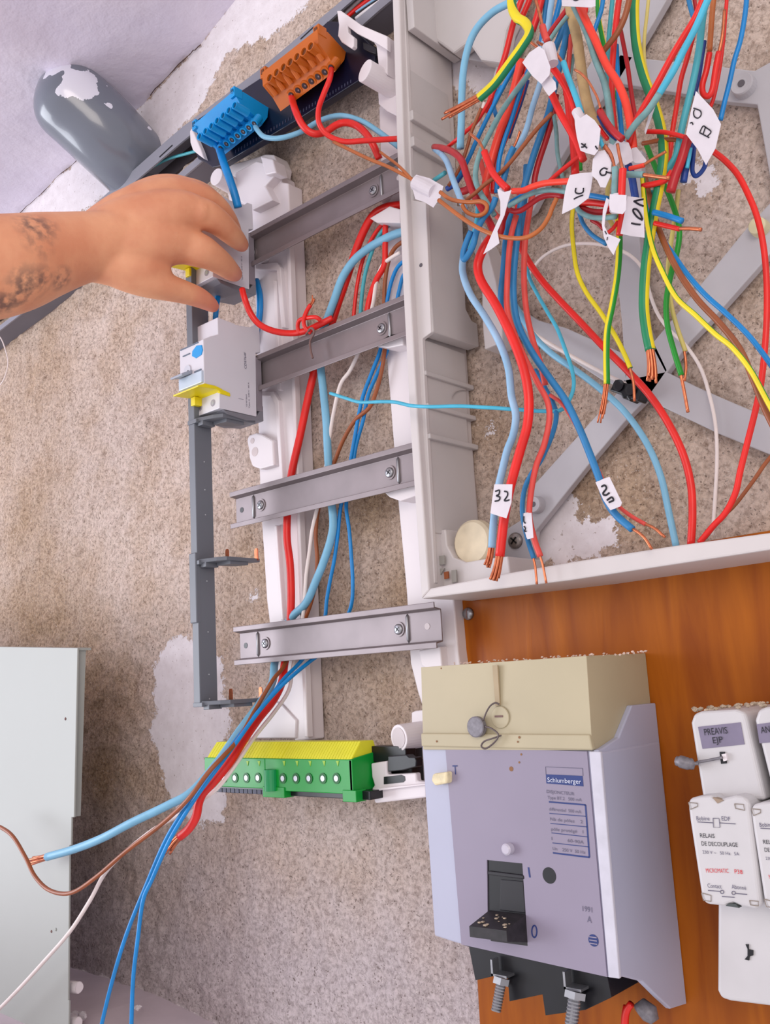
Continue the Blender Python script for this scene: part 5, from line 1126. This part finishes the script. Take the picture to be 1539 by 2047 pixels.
wire(GTEAL, 14, .112, [(1318, 187), (1296, 220), (1272, 246), (1250, 276)], 'greyed teal wire continuing the slanting cyan one to the tape')
wire(TEAL, 14, .090, [(1412, -10), (1404, 40), (1397, 100), (1386, 160), (1370, 225), (1360, 270), (1352, 310), (1330, 345)], 'teal wire hanging down left of the tape marked O B')
wire(RED, 10, .078, [(1386, 70), (1374, 115), (1361, 160), (1352, 215), (1344, 262), (1338, 310), (1326, 350)], 'red wire hanging down between the teal wire and the striped cable')
wire(RED, 12, .084, [(1418, 106), (1412, 140), (1404, 170), (1406, 188), (1416, 192), (1424, 178), (1430, 140), (1437, 104)], 'red wire bent in a narrow hook above the tape marked O B', cop=[(1444, 70), (1448, 20)], cw=7)
wire(OBRN, 11, .080, [(1418, 102), (1421, 60), (1424, 20), (1428, -15)], 'bare brownish wire above the red hook')
wire(RED, 7.5, .076, [(1454, -15), (1450, 30), (1446, 80), (1438, 140), (1428, 190), (1420, 214)], 'thin red wire right of the red hook')
wire(BLU, 10, .074, [(1494, -20), (1489, 30), (1480, 80), (1468, 120), (1458, 165), (1448, 205), (1440, 240)], 'blue wire hanging down at the upper right, over the round screw boss')
wire(SBLU, 10, .070, [(1374, -15), (1379, 10), (1386, 34), (1396, 60)], 'short blue wire at the top edge behind the slanting cyan one')
wire(DRED, 8, .066, [(1386, -15), (1390, 12), (1394, 34)], 'short dark red wire at the top edge behind the slanting cyan one')
wire(DBLU, 9, .080, [(1408, 82), (1402, 120), (1396, 158), (1388, 190)], 'dark blue wire right of the hanging teal wire')
wire(RED, 9.5, .094, [(1292, 263), (1325, 264), (1350, 269), (1374, 276)], 'red wire running level into the bundle under the tape marked O B')
wire(BRN, 9, .090, [(1284, 287), (1310, 282), (1334, 279), (1362, 280)], 'brown wire running level just under the red one')
wire(DRED, 19, .098, [(1376, 274), (1368, 300), (1360, 325), (1350, 350), (1340, 384)], 'thick dark red cable bent down under the tape marked O B')
wire(DBLU, 14, .092, [(1382, 280), (1376, 310), (1370, 340), (1366, 364)], 'dark blue cable bent down right of the thick dark red one')
wire(CYAN, 8, .096, [(1380, 296), (1377, 316), (1373, 336)], 'short bright blue wire on the dark blue bend')
wire(DBLU, 9, .090, [(1388, 286), (1385, 320), (1384, 342), (1390, 352), (1400, 346), (1408, 334), (1411, 322)], 'dark blue wire in a small hook below the tape marked O B')
wire(CYAN, 8, .086, [(1354, 282), (1350, 305), (1344, 325), (1332, 345)], 'thin pale cyan wire between the red wires')
wire(ORED, 9, .112, [(1258, 337), (1272, 334), (1288, 330)], 'short red wire end with slanting copper tip in the middle of the knot', cop=[(1308, 316), (1331, 303)], cw=6)
wire(GTEAL, 13, .118, [(1252, 349), (1270, 349), (1286, 349)], 'short greyed teal wire end with level copper tip', cop=[(1312, 353), (1338, 356)], cw=8)
wire(DBLU, 15, .100, [(1256, 330), (1262, 350), (1266, 372), (1270, 396)], 'dark blue wire behind the taped teal and red stubs')
wire(RED, 12, .096, [(1284, 372), (1306, 368), (1330, 360), (1344, 342)], 'red wire curving behind the level copper tip')
wire(TEAL, 11, .086, [(1290, 386), (1308, 384), (1322, 372)], 'short teal wire in the knot behind the yellow wire')
wire(GTEAL, 13.5, .124, [(1228, 396), (1229, 372), (1230, 350), (1229, 335)], 'greyed teal stub wire standing up from the wrapped tape', cop=[(1222, 310), (1209, 290)], cw=6)
wire(RED, 15, .124, [(1242, 396), (1243, 374), (1244, 352), (1245, 338)], 'bright red stub wire standing up from the wrapped tape', cop=[(1238, 310), (1234, 288)], cw=7)
wire(DRED, 14, .120, [(1199, 222, .118), (1208, 238), (1220, 256), (1236, 272), (1244, 278)], 'dark red wire with bare tip leaning left above the white wrapped tape')
wire(DBLU, 8, .116, [(1196, 232), (1206, 250), (1220, 268), (1232, 278)], 'dark blue wire lying along the leaning dark red wire')
wire(COP, 5, .120, [(1149, 140), (1160, 146), (1174, 160), (1186, 180), (1194, 196), (1200, 216)], 'bare copper wire leading up left from the leaning dark red wire')
wire(RED, 9, .116, [(1196, 254), (1205, 266), (1214, 278)], 'short red wire end right of the tape marked X')
wire(CYAN, 9, .120, [(1198, 276), (1202, 286), (1206, 294)], 'short cyan wire end right of the tape marked X', cop=[(1218, 308), (1229, 334)], cw=5)
wire(ORED, 12.5, .106, [(1024, 382), (1045, 381), (1062, 374), (1085, 367), (1110, 364), (1142, 362)], 'orange-red wire running level into the tape marked 1C')
wire(GTEAL, 10, .100, [(1016, 412), (1034, 402), (1055, 390), (1080, 382), (1105, 380), (1135, 384)], 'greyed teal wire running level under the orange-red one')
wire(BLU, 8, .094, [(1016, 406), (1030, 398), (1048, 388), (1070, 380)], 'blue wire between the twisted tape and the orange-red wire')
wire(DRED, 11, .092, [(1012, 414), (1026, 422), (1042, 420), (1060, 408), (1078, 396), (1100, 390), (1125, 392)], 'dark red wire curving below the greyed teal one')
wire(RED, 9, .090, [(1096, 364), (1116, 346), (1138, 328), (1164, 308)], 'red wire slanting up right from the orange-red one')
wire(BLU, 10.5, .092, [(1176, 390), (1194, 393), (1215, 397)], 'short blue wire between the tape marked 1C and the wrapped tape')
wire(RED, 13, .088, [(1160, 406), (1180, 405), (1200, 407), (1224, 410)], 'red wire below the short blue one')
wire(DRED, 12, .086, [(1158, 414), (1180, 422), (1202, 424), (1222, 420)], 'dark red wire bowing under the red one')
wire(GTEAL, 10.5, .090, [(1150, 408), (1158, 422), (1175, 432), (1200, 436), (1232, 433)], 'greyed teal wire bowing lowest under the tape marked 1C')
wire(SBLU, 9, .080, [(1158, 426), (1166, 448), (1184, 470), (1212, 488)], 'mid blue wire bending down right under the tape marked 1C')
wire(DRED, 8, .078, [(1182, 440), (1196, 448), (1206, 458)], 'short dark red wire in the gap under the greyed teal bow')
wire(RED, 8, .080, [(1236, 442), (1226, 456), (1214, 466)], 'short red wire behind the twisted paper flag')
wire(PYEL, 9, .070, [(1218, 360), (1214, 385), (1216, 430), (1224, 450)], 'dull yellow wire behind the wrapped tape')
wire(RED, 14, .086, [(1243, 424), (1242, 445), (1238, 470)], 'red wire coming out below the wrapped tape')
wire(RED, 16, .084, [(1128, 150), (1136, 200), (1140, 240), (1147, 290), (1150, 350)], 'red cable running straight down behind the tape marked X')
wire(GTEAL, 8.5, .076, [(1107, 230), (1112, 265), (1114, 305), (1122, 345), (1130, 380)], 'thin greyed teal wire left of the straight red cable')
wire(LGRN, 9, .060, [(1150, 200), (1156, 245), (1158, 300), (1160, 340)], 'green wire behind the tape marked X')
wire(DRED, 12, .074, [(1112, 190), (1104, 235), (1092, 278), (1078, 320), (1070, 350), (1066, 380)], 'dark red cable slanting down left beside the mid blue one')
wire(PBLU, 12, .090, [(1084, 150), (1077, 175), (1064, 215), (1053, 256), (1038, 288), (1016, 318)], 'washed blue wire passing down left of the blurred tape')
wire(SBLU, 13, .100, [(1004, 368), (1010, 345), (1016, 320), (1022, 304), (1027, 294)], 'mid blue wire end with a short copper tip, standing above the twisted tape', cop=[(1034, 278), (1039, 262)], cw=5)
wire(BLU, 9.5, .082, [(1070, 110), (1052, 150), (1036, 195), (1022, 240), (1008, 280), (998, 318), (995, 350), (992, 385)], 'blue wire running parallel to the large orange-red cable')
wire(ORED, 17, .084, [(1042, 120), (1030, 170), (1016, 222), (1000, 262), (988, 300), (980, 330), (972, 362), (968, 395)], 'large orange-red cable slanting down left through the tangle')
wire(RED, 13, .078, [(1052, 130), (1042, 180), (1028, 225), (1010, 275), (996, 310), (988, 345), (986, 385)], 'red cable just right of the large orange-red one')
wire(RED, 14, .108, [(1015, 378), (1000, 364), (985, 345), (975, 322), (968, 303)], 'bright red wire with a bare tip, left of the twisted tape', cop=[(958, 284), (938, 266)], cw=6)
wire(GTEAL, 11, .098, [(1066, 136), (1044, 165), (1018, 200), (995, 236), (976, 272), (960, 305), (951, 340), (952, 366), (962, 388), (975, 408), (988, 430)], 'greyed teal wire slanting down left in front of the large red cables')
wire(BLU, 9, .080, [(1030, 130), (1008, 170), (988, 208), (968, 248), (952, 282), (936, 318), (920, 346), (902, 366)], 'blue wire left of the slanting greyed teal one')
wire(RED, 12, .072, [(1050, -20), (1028, 40), (1010, 110), (996, 150), (985, 185), (972, 225)], 'red wire against the corner plate of the enclosure')
wire(BLU, 9, .070, [(1004, 172), (992, 190), (986, 210), (992, 232)], 'short blue hooked wire under the thick green and yellow cable')
wire(DRED, 14, .096, [(868, 294, .050), (884, 296, .070), (905, 304, .084), (922, 320), (932, 348), (944, 382), (958, 408), (976, 440), (990, 470)], 'dark red cable coming out of the side wall of the enclosure')
wire(PBLU, 12, .098, [(869, 298, .050), (882, 308, .072), (894, 325, .086), (906, 360), (920, 396), (930, 420)], 'washed blue cable coming out of the side wall under the dark red one')
wire(BRN, 7, .088, [(962, 216), (952, 240), (942, 264), (935, 290), (926, 318), (914, 345), (896, 372)], 'thin brown wire near the arching pale blue cable')
wire(RED, 8, .080, [(892, 296, .07), (912, 280), (930, 264), (950, 246), (968, 220), (984, 192)], 'thin red wire slanting up right from the dark red cable')
wire(WHT, 7, .078, [(968, 205), (962, 230), (956, 252)], 'short white wire beside the slanting blue one')
wire(TEAL, 9, .060, [(868, 360, .052), (880, 352, .058), (890, 345, .060)], 'teal wire end in the hole of the side wall')
wire(DBLU, 11, .056, [(893, 378), (908, 368), (920, 352), (925, 345)], 'dark blue wire behind the washed blue cable')
wire(DRED, 15, .052, [(918, 384), (932, 380), (942, 372)], 'dark red piece of cable behind the washed blue cable')
wire(CYAN, 9, .070, [(952, 385), (955, 410), (953, 440), (946, 470), (935, 498)], 'bright cyan wire running down to the hook at the cut-out')
wire(SBLU, 12.5, .104, [(991, 395), (983, 415), (966, 436), (953, 462), (946, 490), (934, 512), (927, 518), (926, 505), (934, 480), (942, 462)], 'mid blue wire ending in a hook over the cut-out of the side wall')
wire(OBRN, 8.5, .108, [(880, 384), (896, 396), (915, 402), (940, 404), (962, 403), (973, 411), (970, 424), (956, 431), (940, 428), (929, 420), (924, 410)], 'light brown wire curled in a small loop right of the white tape')
wire(OBRN, 9, .112, [(877, 400), (900, 418), (930, 440), (960, 458), (990, 470), (1022, 476), (1054, 474), (1080, 458), (1096, 435), (1104, 415), (1113, 396)], 'light brown wire sagging in a wide curve to the tape marked 1C')
wire(BRN, 8.5, .104, [(932, 400), (950, 386), (970, 368), (990, 354), (1004, 342), (1022, 322), (1044, 294), (1068, 264), (1086, 244), (1104, 226)], 'brown wire slanting up right from the small loop')
wire(RED, 12, .064, [(1040, 40), (1052, 15), (1066, -20)], 'red wire at the top edge right of the yellow hook')
wire(RED, 14, .070, [(1064, 62), (1074, 32), (1082, 0), (1086, -20)], 'bright red cable at the top edge, partly behind the copper tip')
wire(SBLU, 10, .066, [(1094, -20), (1090, 20), (1086, 55), (1080, 90)], 'mid blue wire at the top edge next to the bright red cable')
wire(PBLU, 12, .074, [(1106, -20), (1100, 20), (1096, 50), (1090, 75), (1080, 110)], 'washed blue wire at the top edge, second from the white tape')
wire(BLU, 11, .066, [(1124, -20), (1116, 15), (1108, 45), (1100, 75)], 'blue wire at the top edge, directly left of the white tape')
wire(DRED, 12, .080, [(1140, 10), (1120, 38), (1104, 60), (1088, 84)], 'crimson wire slanting down left below the top white tape')
wire(GTEAL, 9, .086, [(1134, 32), (1116, 55), (1100, 78), (1080, 104)], 'greyed teal wire under the crimson one')
wire(SBLU, 13, .060, [(1096, 130), (1110, 95), (1124, 60), (1132, 30)], 'mid blue wire behind the crimson one')
wire(SALM, 10, .074, [(1142, 70), (1138, 110), (1134, 150), (1130, 190)], 'faded red wire just left of the tan sheathed cable')
wire(GTEAL, 8, .070, [(1146, 110), (1140, 150), (1134, 190)], 'thin greyed teal wire left of the tan sheathed cable')
wire(DBLU, 14, .058, [(1052, 160), (1040, 200), (1026, 240), (1014, 275)], 'dark blue wire behind the red cables')
wire(SALM, 9, .088, [(1050, 150), (1036, 172), (1022, 190), (1006, 218)], 'faded red wire beside the slanting greyed teal one')
wire(SALM, 11, .066, [(960, 320), (968, 352), (974, 385), (984, 420), (1002, 440)], 'faded red wire behind the bright red one with bare tip')
wire(DRED, 16, .084, [(1012, 420), (1004, 440), (1000, 462), (990, 478)], 'dark red cable behind the twisted white tape')
wire(SBLU, 12, .060, [(1052, 330), (1050, 380), (1046, 420), (1044, 470)], 'mid blue wire running parallel behind the long mid blue cable')
wire(RED, 12, .064, [(1040, 385), (1034, 420), (1028, 455), (1020, 490)], 'red wire between the two mid blue cables')
wire(RED, 9, .05, [(1250, 2010, .03), (1246, 2035, .035), (1245, 2070, .04)], 'red wire below the main breaker at the bottom edge', group=None)
_o = wire(RED, 14, .04, [(1262, 2006), (1254, 2018), (1250, 2036), (1250, 2070)], 'thick red wire leaving the black base of the main breaker', group=None)
g = MB(); p = Y(1290, 2028, .045); g.tube([p+np.array([-.006, 0, .003]), p+np.array([-.002, 0, .004]), p+np.array([.003, 0, .001]), p+np.array([.006, 0, -.003])], [.002, .0052, .0058, .003], 12)
_o = build('cement_lump', g, LEAD, smooth=True); tag(_o, 'rough grey lump beside the thick red wire under the main breaker', 'lump')

# ------------------------------------------------------------------ tape flags with handwriting
def flag(px, d, label, strokes=(), w=2.2, cat='tape', wrap=None, bend=0.0, name='tape_flag'):
    root = thing(name, Y(px[0][0], px[0][1], d), label, cat, 'white tape flags on the wires')
    n = len(px); cx = sum(p[0] for p in px)/n; cy = sum(p[1] for p in px)/n
    # paper sheet, refined radially, with thickness
    mb = MB(); A = yp(px, d); c = Y(cx, cy, d)
    th = np.array([0, .00035, 0])
    mb.ext(A, th); build('paper', mb, TAPE, root)
    if wrap:
        (a, b, wpx, dd) = wrap; p, q = Y(*a, dd), Y(*b, dd); r = wpx/2*dist(p)/CF
        build('wrapped_band', MB().tube([p, (p+q)/2, q], [r, r*1.04, r*.96], 16), TAPE, root, smooth=False)
    if strokes:
        k = MB()
        for s in strokes: k.tube(smoothpts(yp(s, d+.0003), 4), w/2*dist(c)/CF, 6)
        build('handwriting', k, INK, root)
    return root
flag([(1122, -14), (1190, -18), (1190, 12), (1182, 15), (1123, 12)], .112, 'white tape at the top edge of the photo, over the tan cable', [[(1142, -4), (1150, 1), (1158, -2)]])
flag([(1391, 182), (1425, 218), (1441, 248), (1430, 296), (1411, 330), (1394, 298), (1371, 268), (1380, 225)], .108, 'diamond white tape marked O B at the upper right', [
    [(1386, 216), (1392, 218), (1400, 222), (1401, 230), (1395, 236), (1388, 233), (1386, 225), (1388, 219)], [(1379, 246), (1383, 245), (1385, 249)],
    [(1398, 265), (1405, 252), (1411, 255)], [(1398, 265), (1417, 275)], [(1410, 253), (1405, 269)], [(1410, 254), (1421, 263), (1414, 272)]], 2.4)
flag([(1139, 350), (1160, 346), (1186, 344), (1181, 377), (1176, 396), (1152, 414), (1123, 428), (1127, 396), (1131, 374)], .114, 'white tape marked 1C, pointed at the lower left', [
    [(1151, 376), (1150, 384), (1157, 387), (1165, 384), (1166, 376)], [(1147, 398), (1154, 394), (1165, 390)]], 3)
flag([(1185, 318), (1196, 302), (1209, 300), (1222, 325), (1220, 352), (1210, 375), (1200, 374), (1193, 360), (1182, 350)], .122, 'white tape marked 9, rounded at the bottom', [
    [(1214, 338), (1206, 336), (1199, 343), (1202, 350), (1210, 349), (1212, 342)], [(1212, 344), (1222, 346)]], 3)
flag([(1148, 222), (1160, 236), (1172, 228), (1188, 240), (1200, 257), (1198, 280), (1195, 301), (1188, 310), (1172, 306), (1160, 301), (1153, 275), (1149, 249)], .125, 'crumpled white tape marked X in the middle of the knot', [
    [(1162, 287), (1168, 291), (1173, 296)], [(1170, 287), (1167, 293), (1162, 294)], [(1190, 292), (1194, 298)]], 3, wrap=((1152, 222), (1166, 250), 20, .118))
flag([(1044, 125), (1058, 105), (1077, 92), (1088, 100), (1100, 134), (1098, 150), (1082, 168), (1064, 152)], .128, 'large blank white tape, folded, under the thick green and yellow cable', wrap=((1096, 92), (1104, 128), 26, .118))
flag([(1082, 168), (1098, 150), (1110, 164), (1112, 178), (1097, 192), (1088, 180)], .124, 'lower folded end of the large blank white tape')
flag([(1216, 285), (1226, 290), (1236, 278), (1256, 285), (1262, 300), (1265, 322), (1250, 330), (1238, 322), (1228, 335), (1214, 312)], .110, 'blank white tape wrapped behind the copper tips in the knot')
flag([(1263, 296), (1272, 294), (1292, 320), (1290, 326), (1270, 326), (1258, 316)], .106, 'small cream paper corner right of the knot')
flag([(1288, 262), (1303, 210), (1312, 204), (1300, 240), (1290, 268)], .105, 'narrow white tape edge beside the slanting greyed teal wire')
flag([(1254, 392), (1285, 396), (1287, 440), (1288, 475), (1262, 472), (1240, 467), (1248, 428)], .110, 'white tape marked 10A under the yellow wire', [
    [(1262, 446), (1270, 448), (1280, 449)], [(1284, 440), (1274, 434), (1266, 424), (1266, 418), (1273, 419), (1280, 428), (1284, 438)], [(1267, 402), (1276, 408), (1286, 412)], [(1267, 402), (1276, 400), (1286, 398)]], 3.6)
flag([(1219, 388), (1252, 390), (1251, 420), (1244, 428), (1222, 424), (1217, 410)], .127, 'white tape wrapped round the teal and red stub wires', wrap=((1235, 392), (1234, 422), 32, .122))
flag([(1212, 395), (1218, 400), (1210, 430), (1208, 452), (1216, 468), (1240, 478), (1232, 495), (1226, 510), (1216, 495), (1207, 475), (1203, 450), (1205, 420)], .118, 'long twisted white paper flag hanging left of the tape marked 10A', [[(1209, 462), (1212, 468)], [(1214, 474), (1213, 480)]], 2)
flag([(825, 356), (832, 349), (858, 356), (886, 372), (880, 395), (866, 415), (848, 404), (830, 398), (824, 376)], .096, 'crumpled blank white tape hanging over the enclosure rim', wrap=((832, 366), (868, 384), 30, .094))
flag([(994, 378), (1008, 384), (1022, 380), (1016, 400), (1008, 430), (994, 462), (998, 486), (982, 498), (966, 508), (972, 494), (982, 470), (1000, 430), (1000, 404)], .114, 'long thin twisted white tape hanging in the left part of the tangle', wrap=((1004, 380), (1010, 402), 20, .104))
flag([(988, 968), (1024, 968), (1022, 1004), (1012, 1036), (998, 1032), (980, 1026), (984, 996)], .104, 'white tape marked 32 around the pale blue and thick red cables', [
    [(990, 982), (998, 980), (997, 988), (992, 991), (999, 994), (997, 1000), (989, 1002)], [(1008, 982), (1014, 984), (1014, 991), (1008, 1000), (1012, 1001), (1018, 999)]], 3.2)
flag([(1047, 1026), (1062, 1025), (1066, 1075), (1054, 1078), (1045, 1052)], .094, 'narrow white tape beside the screw, around a blue and a red wire', [[(1043+4, 1032), (1044+3, 1042), (1050, 1046)], [(1047, 1052), (1050, 1056), (1048, 1062), (1052, 1062)]], 3, wrap=((1054, 1026), (1060, 1074), 17, .084))
flag([(1190, 964), (1218, 953), (1243, 1005), (1240, 1012), (1220, 1020), (1206, 1000)], .094, 'white tape marked 29 around the blue and thin red wires', [
    [(1202, 973), (1208, 970), (1212, 976), (1205, 986), (1210, 990), (1218, 985)], [(1213, 1000), (1222, 994), (1226, 1000), (1217, 1004)]], 4, wrap=((1206, 962), (1230, 1010), 26, .080))

# ------------------------------------------------------------------ person: forearm and hand reaching in from the left
def arm():
    def chain(L_):      # (px, py, camera distance, radius in pixels)
        return [(T(a, b, t), r*t/CF) for a, b, t, r in L_]
    mb = MB()
    def limb(L_, n=20, flat=None):
        Q = chain(L_); pts = smoothpts([np.append(p, r) for p, r in Q], 5)
        P = [q[:3] for q in pts]; R_ = [max(q[3], .002) for q in pts]
        # rounded ends
        a = P[0]-(P[1]-P[0])/np.linalg.norm(P[1]-P[0])*R_[0]*.7; b = P[-1]+(P[-1]-P[-2])/np.linalg.norm(P[-1]-P[-2])*R_[-1]*.75
        b2 = P[-1]+(P[-1]-P[-2])/np.linalg.norm(P[-1]-P[-2])*R_[-1]*.45
        mb.tube([a]+P+[b2, b], [R_[0]*.5]+R_+[R_[-1]*.8, R_[-1]*.3], n)
    limb([(-420, 575, .68, 118), (-200, 552, .72, 112), (-60, 540, .75, 106), (20, 528, .765, 98), (90, 510, .785, 84), (150, 497, .80, 72), (195, 490, .81, 66), (240, 482, .82, 62)], 32)
    # back of the hand: overlapping fans from the wrist to each knuckle
    limb([(190, 500, .815, 60), (250, 492, .82, 60), (310, 486, .828, 54), (352, 486, .835, 44), (392, 496, .842, 33)])
    limb([(190, 480, .82, 54), (260, 452, .826, 58), (325, 432, .83, 52), (372, 424, .836, 42), (405, 428, .84, 31)])
    limb([(190, 475, .83, 50), (250, 435, .836, 52), (310, 405, .842, 46), (355, 392, .85, 38), (392, 392, .856, 30)])
    limb([(200, 468, .84, 42), (260, 420, .848, 42), (310, 388, .858, 36), (345, 376, .866, 28), (380, 378, .872, 22)])
    limb([(185, 515, .815, 48), (235, 528, .815, 46), (280, 542, .82, 40), (320, 548, .83, 30)])
    # fingers
    limb([(372, 492, .838, 36), (402, 502, .842, 34), (425, 514, .850, 28), (445, 528, .862, 24), (460, 541, .874, 20), (471, 549, .884, 15.5)])
    limb([(384, 424, .838, 34), (412, 430, .842, 31), (438, 446, .852, 26.5), (458, 464, .864, 23), (474, 480, .878, 19), (485, 491, .888, 14.5)])
    limb([(375, 392, .852, 32), (405, 396, .858, 27), (432, 412, .868, 23), (452, 434, .880, 20), (466, 456, .892, 16), (472, 470, .898, 13)])
    limb([(360, 377, .868, 25), (392, 380, .876, 21), (418, 392, .888, 18), (436, 410, .898, 15), (446, 426, .905, 12)])
    # thumb leaves the side of the palm
    limb([(215, 520, .815, 46), (255, 542, .818, 42), (296, 560, .825, 36), (334, 574, .834, 28), (368, 584, .845, 23.5), (396, 594, .855, 21), (416, 605, .864, 17), (428, 614, .870, 13)])
    # knuckle rises
    for a, b, t, r in ((390, 494, .838, 27), (400, 424, .834, 27), (384, 386, .851, 24), (300, 556, .824, 26), (366, 582, .843, 20)):
        p = T(a, b, t); rr = r*t/CF*.93; mb.tube([p+np.array([0, 0, -rr*.9]), p+np.array([0, 0, -rr*.6]), p, p+np.array([0, 0, rr*.6]), p+np.array([0, 0, rr*.9])], [rr*.4, rr*.8, rr, rr*.8, rr*.4], 16)
    m = bpy.data.materials.new('skin'); nt, N, L, b = nodes(m)
    tc = N.new('ShaderNodeTexCoord')
    def noise(sc, det=4):
        n = N.new('ShaderNodeTexNoise'); n.inputs['Scale'].default_value = sc; n.inputs['Detail'].default_value = det; L.new(tc.outputs['Object'], n.inputs['Vector']); return n.outputs['Fac']
    r = N.new('ShaderNodeValToRGB'); L.new(noise(28), r.inputs[0]); e = r.color_ramp.elements
    e[0].position = .34; e[0].color = lin((214, 142, 106))+(1,); e[1].position = .68; e[1].color = lin((232, 168, 128))+(1,)
    base = np.array([0, 0, 0.])
    origin = T(200, 500, .82)
    def near(px, py, t, rad):
        p = T(px, py, t)-origin; d = N.new('ShaderNodeVectorMath'); d.operation = 'DISTANCE'; d.inputs[1].default_value = [float(v) for v in p]; L.new(tc.outputs['Object'], d.inputs[0])
        s = N.new('ShaderNodeMapRange'); s.inputs[1].default_value = rad; s.inputs[2].default_value = rad*.35; L.new(d.outputs['Value'], s.inputs[0]); return s.outputs[0]
    def mx(a, b_, op):
        q = N.new('ShaderNodeMath'); q.operation = op
        for i, v in enumerate((a, b_)):
            if isinstance(v, (int, float)): q.inputs[i].default_value = v
            else: L.new(v, q.inputs[i])
        return q.outputs[0]
    # redder finger tips
    tips = near(480, 492, .89, .020)
    for a in ((466, 548, .88, .020), (425, 612, .868, .026), (400, 596, .856, .016)): tips = mx(tips, near(*a), 'MAXIMUM')
    c1 = N.new('ShaderNodeMix'); c1.data_type = 'RGBA'; L.new(mx(tips, .55, 'MULTIPLY'), c1.inputs[0]); L.new(r.outputs[0], c1.inputs[6]); c1.inputs[7].default_value = lin((206, 112, 98))+(1,)
    # tattoo marks on the forearm
    tat = near(76, 440, .745, .022)
    for a in ((90, 462, .735, .022), (104, 488, .735, .020), (84, 498, .73, .014), (60, 576, .74, .022), (92, 566, .745, .018), (130, 562, .765, .014), (36, 600, .74, .018), (8, 608, .74, .016)): tat = mx(tat, near(*a), 'MAXIMUM')
    ns = N.new('ShaderNodeTexNoise'); ns.inputs['Scale'].default_value = 130; ns.inputs['Detail'].default_value = 3; L.new(tc.outputs['Object'], ns.inputs['Vector'])
    ns = mx(mx(ns.outputs['Fac'], .40, 'SUBTRACT'), 5.0, 'MULTIPLY')
    cl = N.new('ShaderNodeClamp'); L.new(ns, cl.inputs[0])
    tf = mx(mx(tat, cl.outputs[0], 'MULTIPLY'), .72, 'MULTIPLY')
    c2 = N.new('ShaderNodeMix'); c2.data_type = 'RGBA'; L.new(tf, c2.inputs[0]); L.new(c1.outputs[2], c2.inputs[6]); c2.inputs[7].default_value = lin((66, 60, 66))+(1,)
    L.new(c2.outputs[2], b.inputs['Base Color']); b.inputs['Roughness'].default_value = .5
    b.inputs['Subsurface Weight'].default_value = .12; b.inputs['Subsurface Radius'].default_value = (.012, .005, .003); b.inputs['Subsurface Scale'].default_value = .4
    bp = N.new('ShaderNodeBump'); bp.inputs['Strength'].default_value = .18; bp.inputs['Distance'].default_value = .001; L.new(noise(300, 3), bp.inputs['Height']); L.new(bp.outputs[0], b.inputs['Normal'])
    V = np.array(mb.v); me = bpy.data.meshes.new('person'); me.from_pydata((V-origin).tolist(), [], mb.f)
    o = bpy.data.objects.new('person', me); COL.objects.link(o); o.location = [float(v) for v in origin]
    rm = o.modifiers.new('join', 'REMESH'); rm.mode = 'VOXEL'; rm.voxel_size = .0016; rm.use_smooth_shade = True
    sm = o.modifiers.new('soften', 'SMOOTH'); sm.factor = .5; sm.iterations = 16
    me.materials.append(m)
    dg = bpy.context.evaluated_depsgraph_get(); me2 = bpy.data.meshes.new_from_object(o.evaluated_get(dg)); o.modifiers.clear(); o.data = me2
    me2.materials.clear(); me2.materials.append(m); me2.polygons.foreach_set('use_smooth', [True]*len(me2.polygons))
    tag(o, 'person reaching in from the left, bare tattooed forearm and hand over the upper breaker', 'person')
arm()
